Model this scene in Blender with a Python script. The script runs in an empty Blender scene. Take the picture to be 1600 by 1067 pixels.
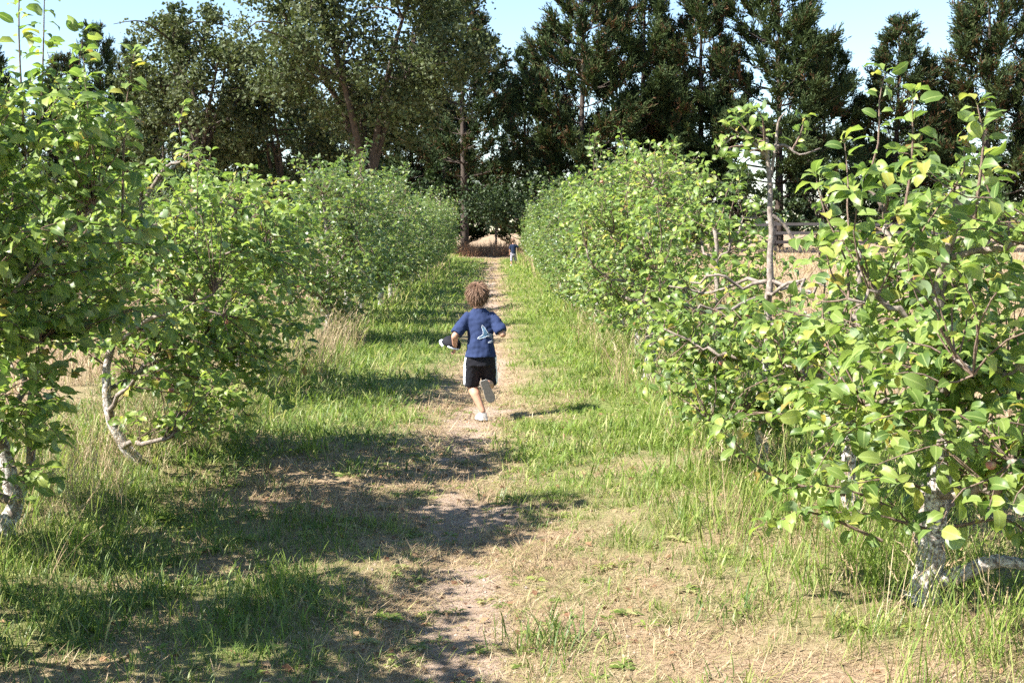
import bpy, bmesh, math, random
import numpy as np
from mathutils import Vector, Matrix
from mathutils.bvhtree import BVHTree

# ------------------------------------------------------------------ scene, camera, light
scene = bpy.context.scene
C = scene.collection
R = math.radians

CAM_H = 1.6
cam_data = bpy.data.cameras.new('camera')
cam_data.sensor_width = 36.0
cam_data.lens = 45.0
cam_data.clip_start = 0.05
cam_data.clip_end = 6000.0
cam = bpy.data.objects.new('camera', cam_data)
cam.location = (0.0, 0.0, CAM_H)
cam.rotation_euler = (R(90 - 5.0), 0.0, R(-0.86))
C.objects.link(cam)
scene.camera = cam

SUN_ELEV = 45.0
SHADOW = Vector((0.92, 0.39))           # direction in which shadows fall on the ground
SHADOW.normalize()

world = bpy.data.worlds.new('World')
scene.world = world
world.use_nodes = True
wn = world.node_tree.nodes
wl = world.node_tree.links
for n in list(wn):
    wn.remove(n)
sky = wn.new('ShaderNodeTexSky')
sky.sky_type = 'NISHITA'
sky.sun_disc = False
sky.sun_elevation = R(SUN_ELEV)
sky.sun_rotation = math.atan2(-SHADOW.x, -SHADOW.y)
sky.altitude = 50.0
sky.air_density = 1.0
sky.dust_density = 0.15
sky.ozone_density = 2.4
bg = wn.new('ShaderNodeBackground')
bg.inputs['Strength'].default_value = 0.076
wo = wn.new('ShaderNodeOutputWorld')
wl.new(sky.outputs[0], bg.inputs[0])
wl.new(bg.outputs[0], wo.inputs[0])

sun_data = bpy.data.lights.new('sun', 'SUN')
sun_data.energy = 5.0
sun_data.angle = R(0.53)
sun_data.color = (1.0, 0.955, 0.88)
sun = bpy.data.objects.new('sun', sun_data)
ce = math.cos(R(SUN_ELEV))
to_sun = Vector((-SHADOW.x * ce, -SHADOW.y * ce, math.sin(R(SUN_ELEV))))
sun.rotation_euler = to_sun.to_track_quat('Z', 'Y').to_euler()
sun.location = (-30, -10, 40)
C.objects.link(sun)

scene.view_settings.view_transform = 'Standard'
scene.view_settings.look = 'None'
scene.view_settings.exposure = 1.8
scene.view_settings.gamma = 1.0
scene.view_settings.use_curve_mapping = False
scene.render.engine = 'CYCLES'
scene.cycles.max_bounces = 5
scene.cycles.diffuse_bounces = 2
scene.cycles.glossy_bounces = 2
scene.cycles.transmission_bounces = 3
scene.cycles.transparent_max_bounces = 8
scene.cycles.use_adaptive_sampling = True
scene.cycles.adaptive_threshold = 0.014
scene.cycles.debug_use_spatial_splits = True
scene.cycles.use_light_tree = False
scene.cycles.use_denoising = False
scene.cycles.sample_clamp_indirect = 6.0

rng = np.random.default_rng(11)
random.seed(11)

# ------------------------------------------------------------------ mesh helpers
def nrm(a):
    return a / np.maximum(np.linalg.norm(a, axis=-1, keepdims=True), 1e-9)

class MB:
    """collects vertices, quads and triangles with one scalar attribute"""
    def __init__(self):
        self.v, self.t, self.q, self.a, self.m, self.mi = [], [], [], [], [], []
        self.n = 0
    def add(self, v, tris=None, quads=None, rnd=None, mid=None, mi=None):
        v = np.asarray(v, float).reshape(-1, 3)
        self.v.append(v)
        if tris is not None and len(tris):
            self.t.append(np.asarray(tris, int).reshape(-1, 3) + self.n)
            if mi is not None:
                self.mi.append(np.full(len(self.t[-1]), mi, np.int32))
        if quads is not None and len(quads):
            self.q.append(np.asarray(quads, int).reshape(-1, 4) + self.n)
        self.a.append(np.zeros(len(v)) if rnd is None else np.broadcast_to(np.asarray(rnd, float), (len(v),)))
        self.m.append(np.zeros(len(v)) if mid is None else np.broadcast_to(np.asarray(mid, float), (len(v),)))
        self.n += len(v)
    def mesh(self, name, mat, smooth=True):
        me = bpy.data.meshes.new(name)
        if not self.v:
            return me
        v = np.concatenate(self.v)
        t = np.concatenate(self.t) if self.t else np.zeros((0, 3), int)
        q = np.concatenate(self.q) if self.q else np.zeros((0, 4), int)
        me.vertices.add(len(v))
        me.vertices.foreach_set('co', v.astype(np.float32).ravel())
        loops = np.concatenate([t.ravel(), q.ravel()]).astype(np.int32)
        me.loops.add(len(loops))
        me.loops.foreach_set('vertex_index', loops)
        nf = len(t) + len(q)
        me.polygons.add(nf)
        starts = np.concatenate([np.arange(len(t)) * 3, len(t) * 3 + np.arange(len(q)) * 4]).astype(np.int32)
        me.polygons.foreach_set('loop_start', starts)
        me.polygons.foreach_set('use_smooth', np.full(nf, smooth, bool))
        if self.mi:
            me.polygons.foreach_set('material_index', np.concatenate(self.mi))
        a = np.concatenate(self.a); m = np.concatenate(self.m)
        me.attributes.new('rnd', 'FLOAT', 'POINT').data.foreach_set('value', a.astype(np.float32))
        me.attributes.new('mid', 'FLOAT', 'POINT').data.foreach_set('value', m.astype(np.float32))
        me.update(calc_edges=True)
        me.validate()
        for mm in (mat if isinstance(mat, (list, tuple)) else [mat]):
            me.materials.append(mm)
        return me

def link(name, me, parent=None, loc=(0, 0, 0)):
    o = bpy.data.objects.new(name, me)
    o.location = loc
    C.objects.link(o)
    if parent is not None:
        o.parent = parent
    return o

def tag(o, label=None, cat=None, group=None, kind=None):
    if label: o['label'] = label
    if cat: o['category'] = cat
    if group: o['group'] = group
    if kind: o['kind'] = kind
    return o

def thing(name, label, cat, loc, group=None, rz=0.0):
    o = bpy.data.objects.new(name, None)
    o.empty_display_size = 0.2
    o.location = loc
    o.rotation_euler = (0, 0, rz)
    C.objects.link(o)
    return tag(o, label, cat, group)

def tube(mb, pts, rad, sides=6, knob=0.0, g=None, rnd=0.0, cap=True):
    pts = np.asarray(pts, float); rad = np.asarray(rad, float)
    n = len(pts)
    tan = nrm(np.gradient(pts, axis=0))
    ref = np.array([0.31, 0.95, 0.05]) if abs(tan[0, 1]) < 0.9 else np.array([1.0, 0, 0])
    u = nrm(np.cross(tan, ref)); w = np.cross(tan, u)
    ang = np.arange(sides) / sides * 2 * math.pi
    rr = rad[:, None] * np.ones(sides)
    if knob:
        rr = rr * (1 + knob * (g or rng).standard_normal((n, sides)))
    V = pts[:, None] + rr[..., None] * (np.cos(ang)[None, :, None] * u[:, None] + np.sin(ang)[None, :, None] * w[:, None])
    i, j = np.meshgrid(np.arange(n - 1), np.arange(sides), indexing='ij')
    a = i * sides + j; b = i * sides + (j + 1) % sides
    quads = np.stack([a, b, b + sides, a + sides], -1).reshape(-1, 4)
    tris = None
    V = V.reshape(-1, 3)
    if cap:
        V = np.concatenate([V, pts[-1:] + tan[-1:] * rad[-1] * 0.5])
        k = (n - 1) * sides
        tris = [[k + s, k + (s + 1) % sides, n * sides] for s in range(sides)]
    mb.add(V, tris, quads, rnd)

def spline(ctrl, n):
    """Catmull-Rom through control points, n samples"""
    c = np.asarray(ctrl, float)
    p = np.concatenate([[2 * c[0] - c[1]], c, [2 * c[-1] - c[-2]]])
    t = np.linspace(0, len(c) - 1 - 1e-6, n)
    k = t.astype(int); f = (t - k)[:, None]
    p0, p1, p2, p3 = p[k], p[k + 1], p[k + 2], p[k + 3]
    return 0.5 * (2 * p1 + (p2 - p0) * f + (2 * p0 - 5 * p1 + 4 * p2 - p3) * f ** 2 + (3 * p1 - p0 - 3 * p2 + p3) * f ** 3)

def scatter_template(mb, tv, tt, P, X, Y, Z, S, rnd=None, mid=None):
    """stamp a triangle template at N frames"""
    tv = np.asarray(tv); N, K = len(P), len(tv)
    S = np.broadcast_to(np.asarray(S, float), (N,))
    V = P[:, None] + S[:, None, None] * (tv[None, :, 0:1] * X[:, None] + tv[None, :, 1:2] * Y[:, None] + tv[None, :, 2:3] * Z[:, None])
    T = (np.asarray(tt)[None] + (np.arange(N) * K)[:, None, None]).reshape(-1, 3)
    r = None if rnd is None else np.repeat(rnd, K)
    m = None if mid is None else np.tile(mid, N)
    mb.add(V.reshape(-1, 3), T, None, r, m)

# value noise on the ground plane
_perm = np.random.default_rng(5).random((256, 256))
def vnoise(x, y, s):
    x = np.asarray(x, float) / s; y = np.asarray(y, float) / s
    xi = np.floor(x).astype(int); yi = np.floor(y).astype(int)
    fx = x - xi; fy = y - yi
    fx = fx * fx * (3 - 2 * fx); fy = fy * fy * (3 - 2 * fy)
    g = lambda a, b: _perm[a % 256, b % 256]
    return (g(xi, yi) * (1 - fx) + g(xi + 1, yi) * fx) * (1 - fy) + (g(xi, yi + 1) * (1 - fx) + g(xi + 1, yi + 1) * fx) * fy
def fbm(x, y, s):
    return 0.55 * vnoise(x, y, s) + 0.3 * vnoise(x + 31.7, y + 12.1, s / 2.1) + 0.15 * vnoise(x + 7.3, y + 57.9, s / 4.3)
def sstep(a, b, x):
    t = np.clip((x - a) / (b - a), 0, 1)
    return t * t * (3 - 2 * t)

# ------------------------------------------------------------------ materials
def new_mat(name):
    m = bpy.data.materials.new(name)
    m.use_nodes = True
    nt = m.node_tree
    for n in list(nt.nodes):
        nt.nodes.remove(n)
    out = nt.nodes.new('ShaderNodeOutputMaterial')
    return m, nt, out

def nd(nt, typ, **kw):
    n = nt.nodes.new(typ)
    for k, v in kw.items():
        setattr(n, k, v)
    return n

def ramp(nt, fac, stops):
    r = nd(nt, 'ShaderNodeValToRGB')
    el = r.color_ramp.elements
    while len(el) < len(stops):
        el.new(0.5)
    for e, (p, c) in zip(el, stops):
        e.position = p
        e.color = (*c, 1.0)
    nt.links.new(fac, r.inputs[0])
    return r.outputs[0]

def mixc(nt, fac, a, b, mode='MIX'):
    n = nd(nt, 'ShaderNodeMix', data_type='RGBA', blend_type=mode)
    for sock, val in ((n.inputs[0], fac), (n.inputs[6], a), (n.inputs[7], b)):
        if isinstance(val, bpy.types.NodeSocket):
            nt.links.new(val, sock)
        elif isinstance(val, (int, float)):
            sock.default_value = val
        else:
            sock.default_value = (*val, 1.0)
    return n.outputs[2]

def mth(nt, op, a, b=0.0, clamp=False):
    n = nd(nt, 'ShaderNodeMath', operation=op, use_clamp=clamp)
    for sock, val in ((n.inputs[0], a), (n.inputs[1], b)):
        if isinstance(val, bpy.types.NodeSocket):
            nt.links.new(val, sock)
        else:
            sock.default_value = val
    return n.outputs[0]

def noise(nt, scale, detail=4.0, rough=0.55, vec=None):
    n = nd(nt, 'ShaderNodeTexNoise')
    n.inputs['Scale'].default_value = scale
    n.inputs['Detail'].default_value = detail
    n.inputs['Roughness'].default_value = rough
    if vec is not None:
        nt.links.new(vec, n.inputs['Vector'])
    return n.outputs['Fac']

def foliage_mat(name, stops, trans_gain=(1.5, 1.6, 0.9), trans=0.35, rough=0.5, spec=0.35, under=None, vein=None, sheen_noise=False):
    m, nt, out = new_mat(name)
    at = nd(nt, 'ShaderNodeAttribute', attribute_name='rnd')
    oi = nd(nt, 'ShaderNodeObjectInfo')
    f = mth(nt, 'FRACT', mth(nt, 'ADD', at.outputs['Fac'], oi.outputs['Random']))
    col = ramp(nt, f, stops)
    tc = nd(nt, 'ShaderNodeTexCoord')
    if vein:
        mid = nd(nt, 'ShaderNodeAttribute', attribute_name='mid')
        vm = mth(nt, 'MULTIPLY', mth(nt, 'GREATER_THAN', mid.outputs['Fac'], 0.9), 0.55)
        blot = mth(nt, 'MULTIPLY', noise(nt, 55.0, 3.0, 0.6, tc.outputs['Object']), 0.5)
        col = mixc(nt, blot, col, mixc(nt, 1.0, col, (0.6, 0.72, 0.6), 'MULTIPLY'))
        col = mixc(nt, vm, col, vein)
    topcol = col
    if under:
        geo = nd(nt, 'ShaderNodeNewGeometry')
        col = mixc(nt, mth(nt, 'MULTIPLY', geo.outputs['Backfacing'], 0.75), col, under)
    p = nd(nt, 'ShaderNodeBsdfPrincipled')
    nt.links.new(col, p.inputs['Base Color'])
    p.inputs['Roughness'].default_value = rough
    p.inputs['Specular IOR Level'].default_value = spec
    tr = nd(nt, 'ShaderNodeBsdfTranslucent')
    nt.links.new(mixc(nt, 1.0, topcol, trans_gain, 'MULTIPLY'), tr.inputs['Color'])
    mx = nd(nt, 'ShaderNodeMixShader')
    mx.inputs[0].default_value = trans
    nt.links.new(p.outputs[0], mx.inputs[1])
    nt.links.new(tr.outputs[0], mx.inputs[2])
    nt.links.new(mx.outputs[0], out.inputs[0])
    return m

LIME = foliage_mat('apple_leaf_lime', [(0.0, (0.075, 0.13, 0.03)), (0.35, (0.145, 0.215, 0.05)), (0.7, (0.225, 0.29, 0.07)), (0.94, (0.31, 0.35, 0.085)), (0.98, (0.42, 0.36, 0.08)), (1.0, (0.22, 0.12, 0.05))],
                   trans=0.42, rough=0.43, spec=0.42, under=(0.25, 0.32, 0.19), vein=(0.33, 0.40, 0.14))
GREEN = foliage_mat('apple_leaf_green', [(0.0, (0.065, 0.12, 0.025)), (0.4, (0.11, 0.18, 0.035)), (0.8, (0.165, 0.235, 0.045)), (0.95, (0.24, 0.29, 0.055)), (1.0, (0.36, 0.32, 0.06))],
                    trans=0.42, rough=0.43, spec=0.42, under=(0.24, 0.30, 0.19), vein=(0.27, 0.34, 0.12))
SILVER = foliage_mat('apple_leaf_far', [(0.0, (0.07, 0.12, 0.03)), (0.45, (0.12, 0.185, 0.045)), (0.85, (0.19, 0.25, 0.065)), (1.0, (0.30, 0.31, 0.10))],
                     trans=0.38, rough=0.38, spec=0.5, under=(0.25, 0.31, 0.21))
CYPRESS = foliage_mat('cypress_needle', [(0.0, (0.024, 0.040, 0.018)), (0.45, (0.042, 0.064, 0.024)), (0.86, (0.066, 0.092, 0.031)), (0.93, (0.085, 0.055, 0.028)), (1.0, (0.12, 0.06, 0.032))],
                      trans=0.12, rough=0.7, spec=0.15)
OAK = foliage_mat('oak_leaf', [(0.0, (0.036, 0.052, 0.018)), (0.5, (0.062, 0.084, 0.028)), (1.0, (0.105, 0.122, 0.048))],
                  trans=0.2, rough=0.6, spec=0.22, under=(0.085, 0.10, 0.055))
SHRUB = foliage_mat('shrub_leaf', [(0.0, (0.018, 0.032, 0.012)), (0.6, (0.035, 0.06, 0.02)), (1.0, (0.06, 0.09, 0.028))], trans=0.2, rough=0.5, spec=0.3)
GRASS = foliage_mat('grass_green', [(0.0, (0.115, 0.17, 0.035)), (0.45, (0.195, 0.28, 0.05)), (0.8, (0.275, 0.345, 0.075)), (1.0, (0.42, 0.39, 0.18))],
                    trans_gain=(1.3, 1.3, 0.9), trans=0.45, rough=0.5, spec=0.3)
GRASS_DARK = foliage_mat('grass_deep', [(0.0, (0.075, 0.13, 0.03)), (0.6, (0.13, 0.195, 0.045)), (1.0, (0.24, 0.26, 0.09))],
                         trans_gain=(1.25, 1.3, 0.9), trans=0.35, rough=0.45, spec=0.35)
STRAW = foliage_mat('grass_straw', [(0.0, (0.25, 0.17, 0.095)), (0.45, (0.40, 0.30, 0.18)), (0.8, (0.56, 0.45, 0.30)), (0.93, (0.33, 0.31, 0.12)), (1.0, (0.24, 0.28, 0.09))],
                    trans_gain=(1.0, 1.0, 0.9), trans=0.25, rough=0.6, spec=0.25)
BROWNGRASS = foliage_mat('grass_rust', [(0.0, (0.12, 0.06, 0.035)), (0.6, (0.22, 0.12, 0.065)), (1.0, (0.34, 0.22, 0.12))],
                         trans_gain=(1.0, 1.0, 0.9), trans=0.2, rough=0.7, spec=0.15)

def bark_mat(name, dark, light, whitewash=None, scale=30.0):
    m, nt, out = new_mat(name)
    tc = nd(nt, 'ShaderNodeTexCoord')
    ge = nd(nt, 'ShaderNodeNewGeometry')
    vec = ge.outputs['Position']
    n1 = noise(nt, scale, 6.0, 0.65, vec)
    col = ramp(nt, n1, [(0.3, dark), (0.72, light)])
    if whitewash:
        sep = nd(nt, 'ShaderNodeSeparateXYZ')
        nt.links.new(vec, sep.inputs[0])
        n2 = noise(nt, 11.0, 5.0, 0.7, vec)
        h = mth(nt, 'ADD', sep.outputs['Z'], mth(nt, 'MULTIPLY', mth(nt, 'SUBTRACT', n2, 0.5), 1.6))
        mask = nd(nt, 'ShaderNodeMapRange')
        nt.links.new(h, mask.inputs['Value'])
        mask.inputs['From Min'].default_value = whitewash - 0.06
        mask.inputs['From Max'].default_value = whitewash + 0.06
        mask.inputs['To Min'].default_value = 1.0
        mask.inputs['To Max'].default_value = 0.0
        worn = ramp(nt, noise(nt, 60.0, 5.0, 0.7, vec), [(0.40, (0.13, 0.105, 0.09)), (0.5, (0.34, 0.31, 0.28)), (0.60, (0.64, 0.615, 0.57))])
        col = mixc(nt, mask.outputs[0], col, worn)
    p = nd(nt, 'ShaderNodeBsdfPrincipled')
    nt.links.new(col, p.inputs['Base Color'])
    p.inputs['Roughness'].default_value = 0.9
    p.inputs['Specular IOR Level'].default_value = 0.15
    b = nd(nt, 'ShaderNodeBump')
    b.inputs['Strength'].default_value = 0.7
    b.inputs['Distance'].default_value = 0.01
    nt.links.new(n1, b.inputs['Height'])
    nt.links.new(b.outputs[0], p.inputs['Normal'])
    nt.links.new(p.outputs[0], out.inputs[0])
    return m

APPLE_BARK = bark_mat('apple_bark', (0.10, 0.075, 0.06), (0.36, 0.31, 0.27), whitewash=0.75)
BRANCH_BARK = bark_mat('apple_branch_bark', (0.10, 0.075, 0.06), (0.33, 0.28, 0.24))
TWIG_BARK = bark_mat('apple_twig_bark', (0.09, 0.055, 0.042), (0.24, 0.18, 0.14), scale=50)
CYP_BARK = bark_mat('cypress_bark', (0.035, 0.026, 0.022), (0.10, 0.08, 0.065), scale=6)
OAK_BARK = bark_mat('oak_bark', (0.035, 0.027, 0.022), (0.105, 0.085, 0.068), scale=7)

def plain_mat(name, col, rough=0.8, spec=0.2, var=0.25, scale=40.0, bump=0.0):
    m, nt, out = new_mat(name)
    tc = nd(nt, 'ShaderNodeTexCoord')
    n1 = noise(nt, scale, 5.0, 0.6, tc.outputs['Object'])
    lo = tuple(c * (1 - var) for c in col); hi = tuple(min(1, c * (1 + var)) for c in col)
    c = ramp(nt, n1, [(0.3, lo), (0.7, hi)])
    p = nd(nt, 'ShaderNodeBsdfPrincipled')
    nt.links.new(c, p.inputs['Base Color'])
    p.inputs['Roughness'].default_value = rough
    p.inputs['Specular IOR Level'].default_value = spec
    if bump:
        b = nd(nt, 'ShaderNodeBump')
        b.inputs['Strength'].default_value = bump
        b.inputs['Distance'].default_value = 0.004
        nt.links.new(n1, b.inputs['Height'])
        nt.links.new(b.outputs[0], p.inputs['Normal'])
    nt.links.new(p.outputs[0], out.inputs[0])
    return m

# ------------------------------------------------------------------ ground
ROW_L, ROW_R = -2.42, 1.78
def path_x(y):
    return -0.16 + 0.07 * np.sin(np.asarray(y) * 0.45 + 0.6) + 0.003 * np.minimum(np.asarray(y), 60)
def bare_f(x, y):
    w = 0.13 + 0.13 * vnoise(x * 0 + 3.1, y, 1.7)
    b = 0.9 * np.exp(-((x - path_x(y)) / w) ** 2) * sstep(0.26, 0.6, fbm(x + 40, y, 0.8) + 0.05)
    patch = sstep(0.66, 0.74, fbm(x + 11, y + 90, 0.55)) * np.exp(-((x + 0.1) / 0.8) ** 2) * 0.5
    return np.clip(b + patch, 0, 1) * sstep(75, 60, y)
def field_f(x):
    return np.clip(sstep(1.0, 2.2, x - ROW_R) + sstep(1.0, 2.2, ROW_L - x), 0, 1)
def green_f(x, y):
    n = fbm(x + 200, y + 17, 1.3)
    side = sstep(0.12, 0.62, x - path_x(y)) * (0.42 + 0.58 * sstep(6.0, 9.5, y + (n - 0.5) * 4))
    side2 = sstep(0.16, 0.7, path_x(y) - x) * (0.42 + 0.45 * sstep(8, 11.5, y))
    g = 0.22 + 0.62 * np.maximum(side, side2) + 0.75 * (n - 0.5)
    g += 0.10 * sstep(1.4, 0.5, np.abs(x - ROW_R)) + 0.16 * sstep(1.2, 0.4, np.abs(x - ROW_L))
    clump_ = fbm(x + 61, y + 143, 0.42)
    g = g + (1.5 * (clump_ - 0.5) - 0.08) * (1 - 0.6 * sstep(9, 14, y))
    g = g * (1 - 0.85 * np.exp(-((x - path_x(y)) / 0.2) ** 2))
    return np.clip(g, 0, 1) * (1 - 0.93 * field_f(x)) * sstep(74, 66, y)
def ground_z(x, y):
    x = np.asarray(x, float); y = np.asarray(y, float)
    near = sstep(120, 80, y) * sstep(30, 20, np.abs(x))
    z = 0.07 * (fbm(x, y, 1.6) - 0.5) + 0.05 * (fbm(x + 9, y + 4, 0.45) - 0.5)
    z -= 0.045 * np.exp(-((x - path_x(y)) / 0.38) ** 2)
    z += 0.05 * np.exp(-((x - ROW_R) / 0.6) ** 2) + 0.06 * np.exp(-((x - ROW_L) / 0.6) ** 2)
    return z * near

def axis(parts):
    out = []
    for a, b, s in parts:
        out.append(np.arange(a, b - 1e-6, s))
    out.append([parts[-1][1]])
    return np.concatenate(out)
gx = axis([(-3000, -300, 450), (-300, -40, 20), (-40, -12, 2), (-12, -3.6, 0.4), (-3.6, 3.2, 0.12), (3.2, 12, 0.4), (12, 40, 2), (40, 300, 20), (300, 3000, 450)])
gy = axis([(-60, 0, 5), (0, 3.6, 0.3), (3.6, 14, 0.12), (14, 30, 0.2), (30, 80, 0.6), (80, 140, 3), (140, 400, 20), (400, 4000, 400)])
GX, GY = np.meshgrid(gx, gy)
mb = MB()
nx, ny = len(gx), len(gy)
ii, jj = np.meshgrid(np.arange(ny - 1), np.arange(nx - 1), indexing='ij')
a0 = ii * nx + jj
mb.add(np.stack([GX, GY, ground_z(GX, GY)], -1).reshape(-1, 3), None, np.stack([a0, a0 + 1, a0 + 1 + nx, a0 + nx], -1).reshape(-1, 4),
       green_f(GX, GY).ravel(), bare_f(GX, GY).ravel())

m, nt, out = new_mat('orchard_ground')
ge = nd(nt, 'ShaderNodeNewGeometry'); pos = ge.outputs['Position']
ga = nd(nt, 'ShaderNodeAttribute', attribute_name='rnd'); ba = nd(nt, 'ShaderNodeAttribute', attribute_name='mid')
thatch = ramp(nt, noise(nt, 38.0, 6.0, 0.75, pos), [(0.3, (0.13, 0.085, 0.052)), (0.52, (0.31, 0.22, 0.14)), (0.74, (0.48, 0.37, 0.25))])
greenc = ramp(nt, noise(nt, 30.0, 5.0, 0.7, pos), [(0.3, (0.075, 0.095, 0.028)), (0.7, (0.19, 0.22, 0.065))])
soil = ramp(nt, noise(nt, 22.0, 8.0, 0.7, pos), [(0.3, (0.21, 0.15, 0.11)), (0.7, (0.41, 0.31, 0.235))])
gm = mth(nt, 'ADD', ga.outputs['Fac'], mth(nt, 'MULTIPLY', mth(nt, 'SUBTRACT', noise(nt, 9.0, 4.0, 0.6, pos), 0.5), 0.7), True)
bmk = nd(nt, 'ShaderNodeMapRange')
nt.links.new(mth(nt, 'ADD', ba.outputs['Fac'], mth(nt, 'MULTIPLY', mth(nt, 'SUBTRACT', noise(nt, 13.0, 5.0, 0.65, pos), 0.5), 0.9)), bmk.inputs['Value'])
bmk.inputs['From Min'].default_value = 0.3; bmk.inputs['From Max'].default_value = 0.55
col = mixc(nt, bmk.outputs[0], mixc(nt, gm, thatch, greenc), soil)
p = nd(nt, 'ShaderNodeBsdfPrincipled')
nt.links.new(col, p.inputs['Base Color'])
p.inputs['Roughness'].default_value = 0.95; p.inputs['Specular IOR Level'].default_value = 0.1
bp = nd(nt, 'ShaderNodeBump'); bp.inputs['Strength'].default_value = 0.8; bp.inputs['Distance'].default_value = 0.02
nt.links.new(noise(nt, 45.0, 7.0, 0.75, pos), bp.inputs['Height']); nt.links.new(bp.outputs[0], p.inputs['Normal'])
nt.links.new(p.outputs[0], out.inputs[0])
ground = link('ground', mb.mesh('ground', m))
tag(ground, 'dry orchard ground with a worn dirt track down the middle', 'ground', kind='structure')

# ------------------------------------------------------------------ apple trees
def leaf_template(nseg, L=1.0, W=0.60, fold=0.22, droop=0.45, wave=0.03, petiole=0.28, seed=0, twist=0.0):
    """leaf of length 1 along +Y, face +Z, base of petiole at the origin"""
    g = np.random.default_rng(seed)
    t = np.linspace(0, 1, nseg + 1)
    w = 0.5 * W * np.sin(math.pi * t ** 0.86) ** 0.62
    w[0] = 0.0; w[-1] = 0.0
    ang = -droop * 2.0 * t                      # bends down along its length
    yy = np.concatenate([[0], np.cumsum(np.cos((ang[1:] + ang[:-1]) / 2) / nseg)])
    zz = np.concatenate([[0], np.cumsum(np.sin((ang[1:] + ang[:-1]) / 2) / nseg)])
    V, mid = [], []
    pr = np.array([0, 0, 0.0])
    base = np.array([0, petiole, 0.06])
    V += [(-0.012, 0, 0), (0.012, 0, 0)]; mid += [1, 1]
    rows = []
    for k in range(nseg + 1):
        c = base + np.array([0, yy[k], zz[k]])
        nz = np.array([0, -math.sin(ang[k]), math.cos(ang[k])])
        if w[k] < 1e-4:
            rows.append((len(V),)); V.append(c); mid.append(1.0)
        else:
            tw = twist * t[k]
            l = c + np.array([-w[k], 0, 0]) * math.cos(tw) + nz * (w[k] * (fold + math.sin(tw)) + wave * g.standard_normal())
            r = c + np.array([w[k], 0, 0]) * math.cos(tw) + nz * (w[k] * (fold - math.sin(tw)) + wave * g.standard_normal())
            rows.append((len(V), len(V) + 1, len(V) + 2)); V += [l, c, r]; mid += [0, 1, 0]
    T = [(0, 1, rows[0][0])]
    for a, b in zip(rows[:-1], rows[1:]):
        if len(a) == 1:
            T += [(a[0], b[1], b[0]), (a[0], b[2], b[1])]
        elif len(b) == 1:
            T += [(a[0], a[1], b[0]), (a[1], a[2], b[0])]
        else:
            T += [(a[0], a[1], b[1]), (a[0], b[1], b[0]), (a[1], a[2], b[2]), (a[1], b[2], b[1])]
    return np.array(V, float), np.array(T), np.array(mid, float)

LEAF_VARS = [leaf_template(6, W=0.47 + 0.06 * (k % 3), fold=0.15 + 0.12 * (k % 4), droop=0.30 + 0.17 * (k % 5), wave=0.028, seed=k, twist=0.25 * ((k % 3) - 1)) for k in range(10)]
LEAF_MESH = {}
for mt in (LIME, GREEN):
    for k, (tv, tt, tm) in enumerate(LEAF_VARS):
        b = MB(); b.add(tv, tt, None, None, tm)
        LEAF_MESH[mt.name, k] = b.mesh('leaf_blade', mt)
LEAF_MED = [leaf_template(3, W=0.54, fold=0.2 + 0.1 * k, droop=0.35 + 0.22 * k, seed=20 + k, twist=0.2 * (k - 1)) for k in range(3)]
LEAF_LOW = [leaf_template(2, W=0.56, fold=0.25, droop=0.4, seed=30, petiole=0.12, wave=0.0)]

def leaf_frames(P, D, g, up_bias=1.0, jit=0.55):
    D = nrm(D)
    U = np.array([0, 0, 0.62 * up_bias]) + 0.55 * up_bias * np.array(to_sun) + jit * g.standard_normal(P.shape)
    Z = nrm(U - (U * D).sum(-1, keepdims=True) * D)
    X = np.cross(D, Z)
    return X, D, Z

def grow_twig(start, end, g, n=7, arch=0.12):
    d = end - start; L = np.linalg.norm(d)
    c1 = start + d * 0.35 + np.array([0, 0, arch * L]) + g.standard_normal(3) * 0.06 * L
    c2 = start + d * 0.7 + np.array([0, 0, arch * L]) + g.standard_normal(3) * 0.05 * L
    return spline([start, c1, c2, end], n)

CAMP = np.array([0.0, 0.0, CAM_H])
def project(P):
    """photograph pixel (1600 wide) and distance of world points"""
    q = P - CAMP
    ya, pi_ = R(0.86), R(5.0)
    x = q[:, 0] * math.cos(ya) - q[:, 1] * math.sin(ya)
    y = q[:, 0] * math.sin(ya) + q[:, 1] * math.cos(ya)
    dep = y * math.cos(pi_) - q[:, 2] * math.sin(pi_)
    v = y * math.sin(pi_) + q[:, 2] * math.cos(pi_)
    dep = np.maximum(dep, 0.01)
    return 800 + 2000 * x / dep, 533.5 - 2000 * v / dep, dep

def tree_skeleton(seed, trunk, r0, limbs, env):
    """trunk polyline and limb polylines, relative to the tree's base"""
    g = np.random.default_rng(seed)
    cx, cy, rx, ry, z0, z1 = env
    tr = spline(trunk, 18)
    k = np.linspace(0, 1, len(tr))
    trr = r0 * (1.28 - 0.95 * k ** 0.8); trr[0] *= 1.25
    tr[1:-1] += g.standard_normal((len(tr) - 2, 3)) * 0.006
    lim = []
    for s in range(limbs):
        i0 = int(np.clip((0.30 + 0.68 * (s + 0.5) / limbs + 0.06 * g.standard_normal()) * 17, 4, 17))
        while i0 > 5 and tr[i0, 2] > z1 - 0.1:
            i0 -= 1
        st = tr[i0]
        a = g.uniform(0, 2 * math.pi)
        dirn = np.array([math.cos(a) * rx * 0.8, math.sin(a) * ry, 0])
        zt = np.clip(st[2] + g.uniform(-0.1, 0.5) * (z1 - z0) * 0.6, z0 + 0.15, z1 - 0.15)
        en = np.array([cx, cy, zt]) + dirn * g.uniform(0.6, 0.95)
        p = grow_twig(st, en, g, 10, g.uniform(-0.06, 0.14))
        p[2:] += g.standard_normal((8, 3)) * 0.016
        rr = np.linspace(trr[i0] * 0.62, 0.0065, 10)
        lim.append((p, rr))
    return g, tr, trr, lim

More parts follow.
